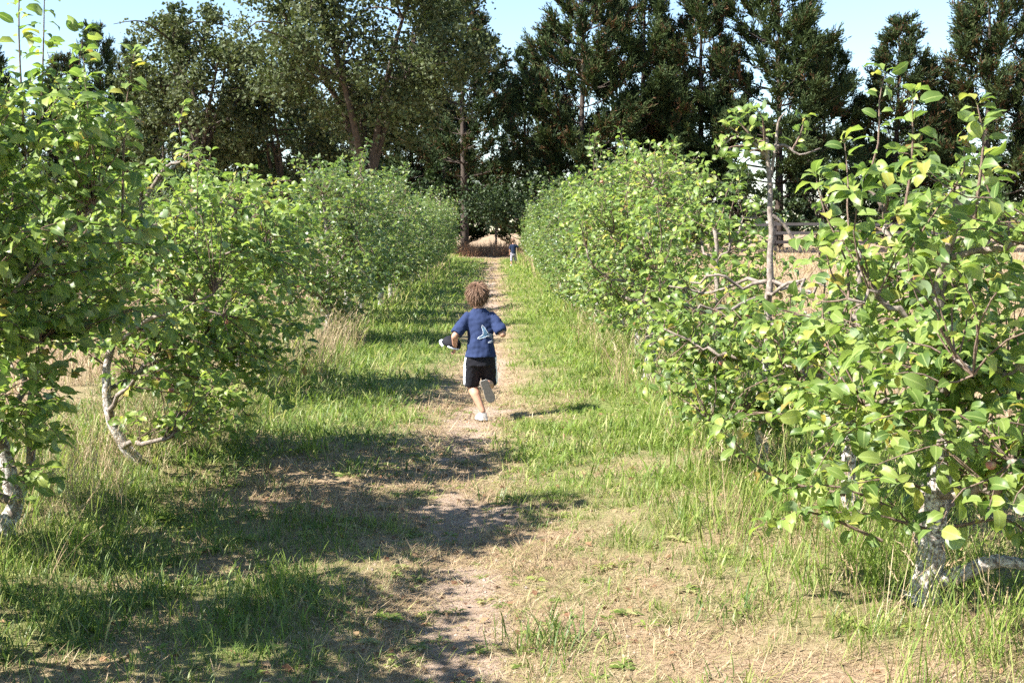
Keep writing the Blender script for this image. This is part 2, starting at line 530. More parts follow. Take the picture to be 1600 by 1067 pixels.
def tree_leaves(g, tr, lim, env, n_twigs, n_shoots, spacing, shoot_len=0.55, shell=2.0, rosette=5, low_gap=None):
    cx, cy, rx, ry, z0, z1 = env
    S = np.concatenate([tr[9:]] + [p[2:] for p, _ in lim])
    twigs, P, D = [], [], []
    cz, hz = (z0 + z1) / 2, (z1 - z0) / 2
    made = 0
    gaps = g.uniform(0, 6.28, 3)
    while made < n_twigs:
        u = g.standard_normal(3); u /= np.linalg.norm(u)
        u = np.sign(u) * np.abs(u) ** 0.8
        q = u * g.uniform(0, 1) ** (1 / shell)
        tgt = np.array([cx, cy, cz]) + q * np.array([rx, ry, hz])
        ph = tgt * np.array([4.3, 3.6, 4.6]) + gaps
        if math.sin(ph[0]) * math.sin(ph[1]) + math.sin(ph[1] + 1.0) * math.sin(ph[2]) < -0.18 and g.random() < 0.8:
            made += 0.35
            continue
        if low_gap is not None and low_gap(tgt):
            made += 0.2
            continue
        made += 1
        d2 = ((S - tgt) ** 2).sum(1)
        j = int(np.argmin(d2 + 0.5 * np.maximum(0, S[:, 2] - tgt[2] + 0.1)))
        st = S[j]
        L = np.linalg.norm(tgt - st)
        if L > 0.75:
            st = tgt + (st - tgt) * 0.75 / L; L = 0.75
        pts = grow_twig(st, tgt, g, 6, g.uniform(-0.05, 0.2))
        twigs.append((pts, np.linspace(0.0045, 0.0016, 6)))
        m = max(4, int(L / spacing))
        f = np.linspace(0.12, 0.97, m) + g.uniform(-0.03, 0.03, m)
        leaf_along(P, D, pts, f, g, 0.35)
        for r in range(rosette):
            a = g.uniform(0, 2 * math.pi)
            P.append(pts[-1]); D.append(np.array([math.cos(a), math.sin(a), g.uniform(-0.25, 0.7)]))
    topS = S[S[:, 2] > np.quantile(S[:, 2], 0.55)]
    for s in range(n_shoots):
        st = topS[g.integers(len(topS))]
        L = shoot_len * g.uniform(0.55, 1.25)
        top = st + np.array([0.14 * g.standard_normal(), 0.14 * g.standard_normal(), L])
        top[2] = max(top[2], z1 - 0.3 + L * g.uniform(0.2, 0.75))
        pts = grow_twig(st, top, g, 7, 0.0)
        twigs.append((pts, np.linspace(0.006, 0.002, 7)))
        m = int(np.linalg.norm(top - st) / 0.034)
        leaf_along(P, D, pts, np.linspace(0.08, 1.0, int(m * 1.3)), g, 0.3)
        for r in range(4):
            a = g.uniform(0, 2 * math.pi)
            P.append(pts[-1]); D.append(np.array([0.6 * math.cos(a), 0.6 * math.sin(a), 0.9]))
    return twigs, np.array(P), np.array(D)

def leaf_along(P, D, pts, f, g, lift):
    n = len(pts)
    a0 = g.uniform(0, 6.28)
    tang = np.gradient(pts, axis=0)
    for k, ff in enumerate(f):
        x = np.clip(ff, 0, 0.999) * (n - 1); i = int(x)
        p = pts[i] * (1 - (x - i)) + pts[min(i + 1, n - 1)] * (x - i)
        t = tang[i] / max(np.linalg.norm(tang[i]), 1e-6)
        a = a0 + k * 2.4 + g.uniform(-0.4, 0.4)
        r = np.array([math.cos(a), math.sin(a), 0.0])
        r = r - t * np.dot(r, t)
        if np.linalg.norm(r) < 0.2:
            r = np.cross(t, [0.3, 0.5, 0.8])
        r /= np.linalg.norm(r)
        P.append(p); D.append(r + t * (0.45 + 0.2 * g.standard_normal()) + np.array([0, 0, lift * 0.5 + 0.15 * g.standard_normal()]))

def make_apple(mbp, pos, r, g):
    """apple body around pos, with dimpled top and stalk"""
    nu, nv = 10, 8
    V = []
    for i in range(nv + 1):
        ph = math.pi * i / nv
        rr = math.sin(ph) * (1 + 0.08 * math.cos(ph))
        z = math.cos(ph) * 0.9 - 0.28 * math.exp(-(ph / 0.42) ** 2) + 0.14 * math.exp(-((math.pi - ph) / 0.4) ** 2)
        for j in range(nu):
            a = 2 * math.pi * j / nu
            V.append((rr * math.cos(a), rr * math.sin(a), z))
    Q = [(i * nu + j, (i + 1) * nu + j, (i + 1) * nu + (j + 1) % nu, i * nu + (j + 1) % nu) for i in range(nv) for j in range(nu)]
    mbp.add(np.array(V) * r + pos, None, Q)
    tube(mbp, [pos + np.array([0, 0, 0.55 * r]), pos + np.array([0.1 * r, 0, 1.5 * r]), pos + np.array([0.3 * r, 0.1 * r, 2.1 * r])], [0.0016, 0.0013, 0.0015], 5)

m, nt, out = new_mat('apple_skin')
ge = nd(nt, 'ShaderNodeNewGeometry')
oi = nd(nt, 'ShaderNodeObjectInfo')
c1 = ramp(nt, noise(nt, 40.0, 4.0, 0.6, ge.outputs['Position']), [(0.3, (0.24, 0.06, 0.055)), (0.5, (0.36, 0.15, 0.11)), (0.72, (0.42, 0.32, 0.15))])
p = nd(nt, 'ShaderNodeBsdfPrincipled'); nt.links.new(c1, p.inputs['Base Color']); p.inputs['Roughness'].default_value = 0.42
nt.links.new(p.outputs[0], out.inputs[0])
APPLE_SKIN = m

def apple_tree(label, base, trunk, r0, env, seed, limbs=8, n_twigs=300, n_shoots=8, leaf=0.072, spacing=0.036, mat=GREEN, parts=300,
               apples=0, shoot_len=0.55, shell=2.0, low_gap=None, group='apple trees lining the path', extra_limbs=(), tips=()):
    z = float(ground_z(base[0], base[1]))
    B = np.array([base[0], base[1], z - 0.02])
    t = thing('apple_tree', label, 'apple tree', tuple(B), group)
    g, tr, trr, lim = tree_skeleton(seed, trunk, r0, limbs, env)
    b = MB(); tube(b, tr, trr, 10, 0.05, g); link('trunk', b.mesh('trunk', APPLE_BARK), t)
    for ctrl, ra, rb in extra_limbs:
        lim.append((spline(ctrl, 10), np.linspace(ra, rb, 10)))
    for p, rr in lim:
        b = MB(); tube(b, p, rr, 7, 0.07, g); link('branch', b.mesh('branch', APPLE_BARK if p[:, 2].max() < 0.3 else BRANCH_BARK), t)
    twigs, P, D = tree_leaves(g, tr, lim, env, n_twigs, n_shoots, spacing, shoot_len, shell, 5, low_gap)
    for tp in tips:                                # leafy ends grown at named places
        P2, D2 = [], []
        pts = spline(tp, 9); twigs.append((pts, np.linspace(0.008, 0.002, 9)))
        L = np.linalg.norm(np.diff(pts, axis=0), axis=1).sum()
        leaf_along(P2, D2, pts, np.linspace(0.05, 1, int(L / 0.02)), g, 0.3)
        for r in range(5):
            a = g.uniform(0, 6.28); P2.append(pts[-1]); D2.append(np.array([0.7 * math.cos(a), 0.7 * math.sin(a), 0.7]))
        P = np.concatenate([P, P2]); D = np.concatenate([D, D2])
    b = MB()
    for p, rr in twigs:
        tube(b, p, rr, 4, 0, None, 0, False)
    tag(link('twig_growth', b.mesh('twig_growth', TWIG_BARK), t), kind='stuff')
    keep = P[:, 2] > 0.08
    P, D = P[keep], D[keep]
    N = len(P)
    S = leaf * (0.45 + 0.85 * g.random(N) ** 0.8)
    D[:, 2] -= 0.12
    X, Y, Z = leaf_frames(P, D, g)
    chosen = np.zeros(N, bool)
    if parts:
        px, py, dep = project(P + B + Y * S[:, None] * 0.7)
        ok = (px > -10) & (px < 1610) & (py > -10) & (py < 1077) & (dep > 0.5)
        cell = (np.floor(px / 13).astype(int) * 1000 + np.floor(py / 13).astype(int))
        front = {}
        for i in np.argsort(dep):
            if ok[i] and cell[i] not in front:
                front[cell[i]] = i
        idx = np.array(list(front.values()), int)
        if len(idx):
            view = nrm(CAMP - (P[idx] + B))
            facing = 0.35 + np.abs((Z[idx] * view).sum(1))
            score = S[idx] / dep[idx] * facing
            idx = idx[np.argsort(-score)][:parts]
            chosen[idx] = True
    for i in np.where(chosen)[0]:
        o = bpy.data.objects.new('leaf', LEAF_MESH[mat.name, int(i) % 10])
        M = np.eye(4)
        s = S[i] / 1.1
        M[:3, 0], M[:3, 1], M[:3, 2], M[:3, 3] = X[i] * s, Y[i] * s, Z[i] * s, P[i]
        o.matrix_basis = Matrix(M.tolist())
        o.parent = t
        C.objects.link(o)
    rest = np.where(~chosen)[0]
    b = MB()
    for k, (tv, tt, tm) in enumerate(LEAF_MED):
        s = rest[rest % 3 == k]
        scatter_template(b, tv, tt, P[s], X[s], Y[s], Z[s], S[s] / 1.1, g.random(len(s)), tm)
    tag(link('foliage', b.mesh('foliage', mat), t), kind='stuff')
    if apples:
        px, py, dep = project(P + B)
        cand = np.where((px > 0) & (px < 1600) & (py > 0) & (py < 1000))[0]
        cand = cand[np.argsort(dep[cand])][:max(40, len(cand) // 4)] if len(cand) else cand
        for k in range(min(apples, len(cand))):
            i = cand[g.integers(len(cand))]
            pos = P[i] + np.array([0, 0, -0.05])
            r = g.uniform(0.014, 0.021)
            b = MB(); make_apple(b, np.zeros(3), r, g)
            link('apple', b.mesh('apple', APPLE_SKIN), t, tuple(pos))
    return t

def T(*pts):
    return [np.array(p, float) for p in pts]

# --- left row, near trees
apple_tree('apple tree beside the camera left of the path, mostly outside the picture', (-2.5, 4.3), T((0, 0, 0), (0.03, 0, 0.5), (-0.02, 0.05, 1.1), (0.0, 0, 1.8)), 0.045,
           (0.0, 0, 0.66, 1.12, 0.2, 2.5), 101, n_twigs=250, n_shoots=6, parts=0, shoot_len=0.6, leaf=0.095)
apple_tree('tall leafy apple tree with long upright shoots at the left edge of the picture', (-2.47, 6.35),
           T((0.0, 0, 0), (0.06, 0.02, 0.22), (0.0, 0.0, 0.6), (-0.05, 0.05, 1.1), (-0.02, 0, 1.9)), 0.042,
           (0.02, 0.0, 0.88, 1.02, 0.20, 2.45), 102, limbs=9, n_twigs=500, n_shoots=16, leaf=0.088, apples=2, shoot_len=0.75, shell=1.9, mat=LIME,
           low_gap=lambda p: p[2] < 1.0 and p[0] > 0.36 - 0.25 * p[1],
           extra_limbs=[(T((0.05, 0, 0.12), (0.14, 0.06, 0.38), (0.12, 0.1, 0.62), (0.2, 0.1, 1.0)), 0.028, 0.013)],
           tips=[T((0.25, 0.0, 1.9), (0.28, 0.02, 2.4), (0.31, 0.0, 2.85)), T((0.15, 0.1, 1.9), (0.13, 0.12, 2.5), (0.16, 0.1, 2.95)),
                 T((0.62, 0.1, 1.6), (0.64, 0.12, 2.1), (0.7, 0.1, 2.42)), T((0.5, -0.2, 1.6), (0.56, -0.2, 2.0), (0.55, -0.22, 2.38)),
                 T((0.0, -0.3, 1.9), (0.04, -0.3, 2.4), (0.08, -0.32, 2.7)), T((0.38, 0.25, 1.8), (0.36, 0.25, 2.2), (0.4, 0.27, 2.55))])
apple_tree('apple tree left of the path with pale trunk bent like a hook', (-2.33, 8.4),
           T((0.07, 0, -0.08), (0.0, 0, 0.03), (-0.10, 0, 0.12), (-0.19, 0, 0.30), (-0.21, 0, 0.6), (-0.14, 0.02, 0.95), (-0.02, 0.05, 1.35), (0.04, 0.05, 1.75)), 0.040,
           (0.22, 0.1, 1.0, 1.15, 0.08, 2.02), 103, limbs=9, n_twigs=560, n_shoots=6, apples=3, shoot_len=0.4, mat=LIME, leaf=0.078,
           low_gap=lambda p: p[2] < 0.75 and p[0] < -0.02,
           tips=[T((0.1, 0, 0.7), (0.3, -0.1, 0.55), (0.5, -0.15, 0.35)), T((0.1, 0.1, 0.8), (0.4, 0.05, 0.7), (0.75, 0, 0.5)), T((0.15, 0, 0.6), (0.3, 0.1, 0.4), (0.42, 0.1, 0.22)), T((0.2, 0.1, 0.9), (0.55, 0.2, 0.75), (0.95, 0.2, 0.62)),
                 T((0.1, -0.1, 0.7), (0.2, -0.2, 0.5), (0.24, -0.25, 0.28)), T((0.3, 0, 0.6), (0.5, 0.1, 0.5), (0.7, 0.1, 0.3)), T((0.1, 0, 0.9), (0.3, -0.2, 0.8), (0.55, -0.3, 0.62))],
           extra_limbs=[(T((0.03, 0.05, 1.7), (0.2, 0.05, 1.95), (0.30, 0.02, 1.98), (0.36, 0, 2.08)), 0.016, 0.005)])
apple_tree('rounded apple tree left of the path beside tall dry grass, third in from the camera', (-2.5, 12.3),
           T((0, 0, 0), (0.02, 0, 0.4), (0.0, 0.03, 0.9), (0.05, 0, 1.8)), 0.060,
           (0.1, 0, 0.80, 1.2, 0.62, 2.15), 104, limbs=8, n_twigs=430, n_shoots=8, apples=4, leaf=0.078, shoot_len=0.45, mat=LIME)

# --- right row, near trees
apple_tree('big bright apple tree with a thick whitewashed foot in the right foreground', (1.80, 5.25),
           T((0.0, 0, 0), (0.03, 0, 0.16), (0.07, 0.02, 0.45), (0.10, 0.05, 0.85), (0.05, 0.05, 1.25), (0.12, 0, 1.75)), 0.058,
           (0.12, -0.1, 0.72, 1.15, 0.24, 1.92), 201, limbs=11, n_twigs=400, n_shoots=9, leaf=0.090, spacing=0.040, shell=1.6, mat=LIME, apples=4, shoot_len=0.40,
           low_gap=lambda p: p[2] < 0.5 and -0.35 < p[0] < 0.25 and p[1] < 0.1,
           extra_limbs=[(T((0.01, 0, 0.1), (0.14, -0.02, 0.13), (0.3, -0.05, 0.2), (0.55, -0.1, 0.16)), 0.04, 0.022),
                        (T((0.2, -0.3, 1.0), (0.4, -0.5, 1.2), (0.5, -0.6, 1.42), (0.55, -0.62, 1.62)), 0.022, 0.012)],
           tips=[T((-0.15, -0.1, 1.6), (-0.12, -0.1, 1.85), (-0.13, -0.12, 2.1)), T((0.1, -0.2, 1.6), (0.12, -0.22, 1.9), (0.1, -0.2, 2.06)),
                 T((0.4, -0.3, 1.5), (0.36, -0.3, 1.85), (0.4, -0.32, 2.1)), T((-0.3, 0.1, 0.45), (-0.6, 0.15, 0.52), (-0.82, 0.1, 0.72)),
                 T((-0.2, -0.1, 0.3), (-0.5, -0.1, 0.42), (-0.68, -0.12, 0.36)),
                 T((0.0, -0.08, 0.34), (-0.25, -0.15, 0.42), (-0.46, -0.18, 0.44)), 
                 T((-0.1, 0, 0.4), (-0.35, 0.02, 0.5), (-0.58, 0.0, 0.5)), T((0.1, -0.1, 0.36), (0.25, -0.25, 0.42), (0.34, -0.38, 0.34)),
                 T((0.0, -0.05, 0.5), (-0.2, -0.22, 0.58), (-0.4, -0.32, 0.58)), T((0.1, -0.1, 0.5), (0.3, -0.2, 0.52), (0.5, -0.3, 0.46))])
apple_tree('apple tree with dark gnarled trunk right behind the big bright one', (1.93, 6.75),
           T((0, 0, 0), (-0.03, 0, 0.4), (0.02, 0, 0.8), (0.0, 0, 1.5)), 0.042,
           (0.0, 0, 0.60, 0.75, 0.30, 1.5), 202, low_gap=lambda p: p[2] > 1.2 and p[0] < 0.0, limbs=8, n_twigs=170, n_shoots=4, leaf=0.084, spacing=0.04, mat=LIME, apples=2, shoot_len=0.35)
apple_tree('lanky apple tree on the right with bare pale trunk and small top tuft', (1.70, 7.95),
           T((0, 0, 0), (-0.02, 0, 0.4), (0.02, 0, 0.9), (0.03, 0, 1.5), (-0.01, 0, 2.12)), 0.036,
           (-0.1, 0, 0.72, 0.8, 0.22, 1.36), 203, low_gap=lambda p: p[2] > 0.98 and p[0] > -0.18, limbs=9, n_twigs=220, n_shoots=0, leaf=0.080, spacing=0.04, mat=LIME, apples=3, shoot_len=0.3,
           extra_limbs=[(T((-0.01, 0, 2.05), (0.1, 0, 2.08), (0.19, -0.02, 2.02), (0.32, 0, 2.06)), 0.012, 0.004), (T((0.03, 0, 1.65), (0.1, 0, 1.6), (0.17, 0, 1.5), (0.22, 0, 1.42)), 0.013, 0.01),
                        (T((0.0, 0, 2.0), (-0.1, 0.0, 2.1), (-0.2, 0, 2.13), (-0.28, 0, 2.08)), 0.013, 0.004), (T((0.02, 0, 1.9), (0.05, 0, 2.1), (0.06, 0, 2.22), (0.1, 0, 2.28)), 0.012, 0.004)],
           tips=[T((-0.05, 0, 2.08), (-0.16, 0.02, 2.2), (-0.2, 0, 2.26)), T((-0.1, 0, 2.1), (-0.22, 0.05, 2.14), (-0.3, 0.05, 2.08)), T((-0.02, 0, 2.1), (-0.06, -0.1, 2.24), (-0.1, -0.12, 2.28)),
                 T((-0.02, 0, 2.05), (-0.12, -0.1, 2.04), (-0.2, -0.12, 1.98)), T((0.15, 0, 2.05), (0.2, 0, 2.15), (0.22, 0, 2.24)),
                 T((0, 0, 2.1), (-0.12, 0.02, 2.12), (-0.24, 0.0, 2.19)), T((0, 0, 2.0), (-0.1, 0.08, 2.0), (-0.16, 0.1, 1.92)), T((0, 0, 2.1), (-0.05, 0.06, 2.2), (-0.13, 0.05, 2.27)), T((-0.1, 0, 2.08), (-0.25, -0.04, 2.06), (-0.3, -0.06, 1.99))])
apple_tree('sparse low apple tree on the right between the lanky one and the bushy row', (1.78, 10.3),
           T((0, 0, 0), (0.02, 0, 0.4), (0.05, 0, 0.9), (0.0, 0, 1.6)), 0.045,
           (-0.05, 0, 0.72, 0.9, 0.35, 2.02), 204, limbs=8, n_twigs=250, n_shoots=5, leaf=0.078, mat=LIME, apples=4, shoot_len=0.4)
apple_tree('apple tree on the right with a straight whitewashed trunk, first of the bushy row', (1.62, 13.2),
           T((0, 0, 0), (0.02, 0, 0.5), (-0.03, 0, 1.1), (0.02, 0, 2.0)), 0.052,
           (-0.10, 0, 0.88, 1.3, 0.46, 2.5), 205, limbs=9, n_twigs=520, n_shoots=10, leaf=0.074, mat=LIME, apples=7, shoot_len=0.4)

# --- the rest of both rows, from six shared shapes
VAR = []
for k in range(6):
    env = (0, 0, 0.84, 1.18, 0.14 + 0.05 * (k % 3), 2.30 + 0.12 * (k % 4))
    g, tr, trr, lim = tree_skeleton(300 + k, T((0, 0, -0.05), (0.03 * (k % 3 - 1), 0.03, 0.5), (-0.04, 0, 1.1), (0.03, 0.02, 2.0)), 0.052, 7, env)
    b = MB(); tube(b, tr, trr, 8, 0.05, g); mtr = b.mesh('trunk', APPLE_BARK)
    mlim = []
    for p, rr in lim:
        b = MB(); tube(b, p, rr, 5, 0.05, g); mlim.append(b.mesh('branch', BRANCH_BARK))
    tw, P, D = tree_leaves(g, tr, lim, env, 540, 22, 0.052, 0.5, 2.4, 4)
    D[:, 2] -= 0.1
    keep = P[:, 2] > 0.15; P, D = P[keep], D[keep]
    X, Y, Z = leaf_frames(P, D, g, 1.0, 0.7)
    b = MB()
    tv, tt, tm = LEAF_LOW[0]
    scatter_template(b, tv, tt, P, X, Y, Z, 0.082 * g.uniform(0.65, 1.25, len(P)), g.random(len(P)), tm)
    mfo = b.mesh('foliage', SILVER)
    b = MB()
    for p, rr in tw:
        tube(b, p, rr * 1.2, 3, 0, None, 0, False)
    mtw = b.mesh('twig_growth', TWIG_BARK)
    VAR.append((mtr, mlim, mtw, mfo))

NUM = ['first', 'second', 'third', 'fourth', 'fifth', 'sixth', 'seventh', 'eighth', 'ninth', 'tenth', 'eleventh', 'twelfth', 'thirteenth', 'fourteenth', 'fifteenth', 'sixteenth', 'seventeenth', 'eighteenth', 'nineteenth', 'twentieth']
def row_tree(label, x, y, k, s, rz, group):
    t = thing('apple_tree', label, 'apple tree', (x, y, float(ground_z(x, y))), group, rz)
    t.scale = (s, s, s * random.uniform(0.95, 1.05))
    mtr, mlim, mtw, mfo = VAR[k % 6]
    link('trunk', mtr, t)
    for mlm in mlim:
        link('branch', mlm, t)
    tag(link('twig_growth', mtw, t), kind='stuff')
    tag(link('foliage', mfo, t), kind='stuff')
    return t
LY = [18.0, 21.0, 23.4, 26.0, 28.7, 31.2, 33.9, 36.5, 39.1, 41.8, 44.4, 47.0, 49.7, 52.3, 55.0, 57.6, 60.3]
for k, y in enumerate(LY):
    row_tree('%s apple tree after the dry grass gap in the bushy left row' % NUM[k], ROW_L + 0.1 + random.uniform(-0.12, 0.12), y, k, 0.98 if k == 0 else random.uniform(0.88, 1.1), random.choice((0, math.pi)) + random.uniform(-0.3, 0.3), 'apple trees lining the path')
RY = [15.9, 18.5, 21.1, 23.7, 26.4, 29.0, 31.6, 34.2, 36.9, 39.5, 42.1, 44.8, 47.4, 50.0, 52.7, 55.3, 58.0]
for k, y in enumerate(RY):
    row_tree('%s apple tree behind the straight whitewashed trunk in the right row' % NUM[k], ROW_R - 0.02 + (0.35 if y > 40 else 0.0) + random.uniform(-0.12, 0.12), y, k + 3, random.uniform(0.9, 1.12), random.choice((0, math.pi)) + random.uniform(-0.3, 0.3), 'apple trees lining the path')
for k, (x, y) in enumerate([(-9.2, 24.0), (-9.1, 28.2), (-9.3, 32.5), (-9.2, 37.0), (-9.1, 41.5)]):
    row_tree('%s low apple tree from the camera in the field beyond the left row' % NUM[k], x, y, k + 1, random.uniform(0.95, 1.1), random.uniform(0, 6), 'apple trees out in the field')

# ------------------------------------------------------------------ far trees
DIA = np.array([(0, 0, 0), (0.5, 0.45, 0.10), (0, 1.0, 0), (-0.5, 0.45, 0.10)], float)   # a spray of needles, length 1
DIA_T = [(0, 1, 2), (0, 2, 3)]
def cypress_meshes(seed, H, Wd, bare, nb=150, sweep=0.9, brown=0.1):
    g = np.random.default_rng(seed)
    lean = g.uniform(-0.6, 0.6)
    tr = spline(T((0, 0, -0.1), (0.2 * lean, 0, H * 0.3), (0.5 * lean, 0.1, H * 0.65), (lean, 0, H * 0.97)), 20)
    b = MB(); tube(b, tr, np.linspace(0.36, 0.03, 20) * H / 20, 8, 0.06, g)
    trunk = b.mesh('trunk', CYP_BARK)
    wood = MB(); fol = MB()
    P, D, RN, SZ = [], [], [], []
    lobes = g.uniform(0, 6.28, 6); lobw = g.uniform(0.85, 1.2, 6)
    for k in range(nb):
        h = (k + g.uniform(0, 1)) / nb
        hh = bare + (1 - bare) * h
        a = g.uniform(0, 6.28)
        lob = max(0.62, float(np.max(lobw * np.cos((a - lobes) / 2) ** 6)))
        prof = (1 - h) ** 0.72 * (0.6 + 0.4 * min(1.0, (h + 0.02) / 0.2))
        L = Wd * prof * lob * g.uniform(0.7, 1.2) + 0.35
        i = min(19, int(hh * 19)); st = tr[i]
        el = 0.15 + sweep * (0.35 + 0.65 * h) * g.uniform(0.7, 1.1)
        d0 = np.array([math.cos(a) * math.cos(el * 0.4), math.sin(a) * math.cos(el * 0.4), math.sin(el * 0.4)])
        d1 = np.array([math.cos(a) * math.cos(el), math.sin(a) * math.cos(el), math.sin(el)])
        p1 = st + d0 * L * 0.5; p2 = p1 + d1 * L * 0.55
        pts = spline([st, p1, p2, p2 + (d1 + np.array([0, 0, 0.5])) * L * 0.12], 9)
        tube(wood, pts, np.linspace(0.05, 0.012, 9) * (0.6 + 0.12 * L), 4, 0, None, 0, False)
        dens = 0.25 if (h < 0.08 and g.random() < 0.6) else 1.0
        nb2 = int((5 + L * 5.6) * dens)
        br = g.random()
        for q in range(nb2):
            f = g.uniform(0.22, 1.0) ** 0.75
            x = f * 8; ii_ = min(7, int(x)); c = pts[ii_] * (1 - (x - ii_)) + pts[ii_ + 1] * (x - ii_)
            side = g.standard_normal(3) * np.array([1, 1, 0.6])
            dd = d1 * 0.95 + side * 0.5 + np.array([0, 0, 0.25])
            dd /= np.linalg.norm(dd)
            ln = (0.5 + 0.34 * L * (1 - 0.55 * f)) * g.uniform(0.6, 1.25)
            ln = min(ln, 1.8)
            m = max(4, int(ln / 0.14))
            rr = br * 0.25 + g.uniform(0, 0.6) * 0.95
            if g.random() < brown * (1.6 - h) * (1.5 - f):
                rr = g.uniform(0.88, 1.0)
            for s in np.linspace(0.1, 1, m):
                pp = c + dd * ln * s
                for z in range(2):
                    P.append(pp + g.standard_normal(3) * 0.04)
                    D.append(dd + g.standard_normal(3) * 0.42 + np.array([0, 0, 0.1]))
                    RN.append(np.clip(rr + g.uniform(-0.07, 0.07), 0, 0.999) if rr < 0.86 else min(0.999, rr + g.uniform(-0.02, 0.02)))
                    SZ.append(g.uniform(0.28, 0.52) * (1.25 - 0.55 * s))
    P, D, RN, SZ = np.array(P), nrm(np.array(D)), np.array(RN), np.array(SZ)
    U = g.standard_normal(P.shape); Z = nrm(U - (U * D).sum(-1, keepdims=True) * D); X = np.cross(D, Z)
    tv = DIA * np.array([0.27, 1, 1])
    scatter_template(fol, tv, DIA_T, P, X, D, Z, SZ, RN)
    return trunk, wood.mesh('limb_growth', CYP_BARK), fol.mesh('crown', CYPRESS, False), len(P)

# plain random numbers in the crown must not be shifted per object for conifers: brown sprays stay few
CYPV = [cypress_meshes(400, 20, 6.0, 0.20, 135, 0.85, 0.13), cypress_meshes(401, 20, 5.8, 0.14, 145, 0.9, 0.16),
        cypress_meshes(402, 20, 5.4, 0.24, 135, 0.8, 0.10), cypress_meshes(403, 20, 4.8, 0.03, 165, 0.95, 0.06)]
CYP = [ # x, y, height, variant, width factor, label
    (-2.1, 96, 19.2, 2, 1.0, 'tall cypress at the end of the path with a bare dark lower trunk'),
    (2.6, 105, 16.6, 3, 0.85, 'dark dense cypress just right of the end of the path'),
    (6.7, 99, 21.6, 0, 1.0, 'open cypress with a visible straight trunk, second right of the path end'),
    (11.6, 101, 22.5, 1, 0.98, 'rust tinged cypress third right of the path end'),
    (16.2, 100, 22.0, 2, 0.95, 'cypress with a narrow head, fourth right of the path end'),
    (21.9, 98, 21.6, 0, 1.05, 'broad cypress behind the small tuft of the lanky apple tree'),
    (26.6, 103, 17.2, 1, 0.85, 'shorter cypress right of the broad one, below open sky'),
    (31.6, 101, 18.6, 2, 1.0, 'cypress with sharp spire tip between two sky gaps at upper right'),
    (38.2, 99, 22.0, 0, 1.0, 'tall cypress at the upper right corner of the picture'),
    (44.0, 101, 20.0, 1, 1.0, 'cypress cut by the right edge of the picture'),
    (-6.6, 107, 16.5, 3, 1.1, 'dark cypress behind the big oak, nearest the path'),
    (-11.5, 109, 15.0, 1, 1.1, 'dark cypress behind the trunk of the big oak'),
    (-16.0, 108, 14.0, 3, 1.2, 'dark cypress behind the left half of the big oak'),
    (-21.5, 110, 14.5, 1, 1.1, 'dark cypress low between the two oaks'),
    (-27.3, 108, 14.5, 0, 1.0, 'cypress half hidden behind the smaller oak'),
    (-33.2, 110, 19.3, 3, 0.72, 'slender spire cypress against the sky, the taller of the left pair'),
    (-31.0, 112, 18.2, 3, 0.62, 'slender spire cypress against the sky, the shorter of the left pair'),
    (-35.8, 108, 16.4, 2, 0.8, 'cypress left of the slender spires, behind tall apple shoots'),
    (-41.0, 106, 17.6, 1, 0.9, 'cypress at the far left edge of the tree line'),
    (9.2, 112, 9.5, 3, 1.3, 'low dark cypress filling the gap behind the open one'),
    (19.0, 111, 9.0, 3, 1.4, 'low dark cypress behind the broad one'),
    (34.8, 110, 11.0, 3, 1.2, 'low dark cypress behind the spire tipped one'),
    (-3.8, 112, 12.5, 3, 1.15, 'low dark cypress behind the bare trunk at the path end'),
    (-24.5, 112, 12.0, 3, 1.2, 'low dark cypress behind the smaller oak trunk'),
]
for k, (x, y, h, v, wf, lab) in enumerate(CYP):
    t = thing('cypress_tree', lab, 'cypress', (x, y, 0), 'cypresses in the tree line', [0.3, 2.1, 4.0, 5.4, 1.2][k % 5])
    t.scale = (h / 20 * wf * 0.98, h / 20 * wf * 0.98, h / 20)
    trunk, wood, fol, n = CYPV[v]
    tr_ = link('trunk', trunk, t)
    tag(link('limb_growth', wood, t), kind='stuff')
    tag(link('crown', fol, t), kind='stuff')

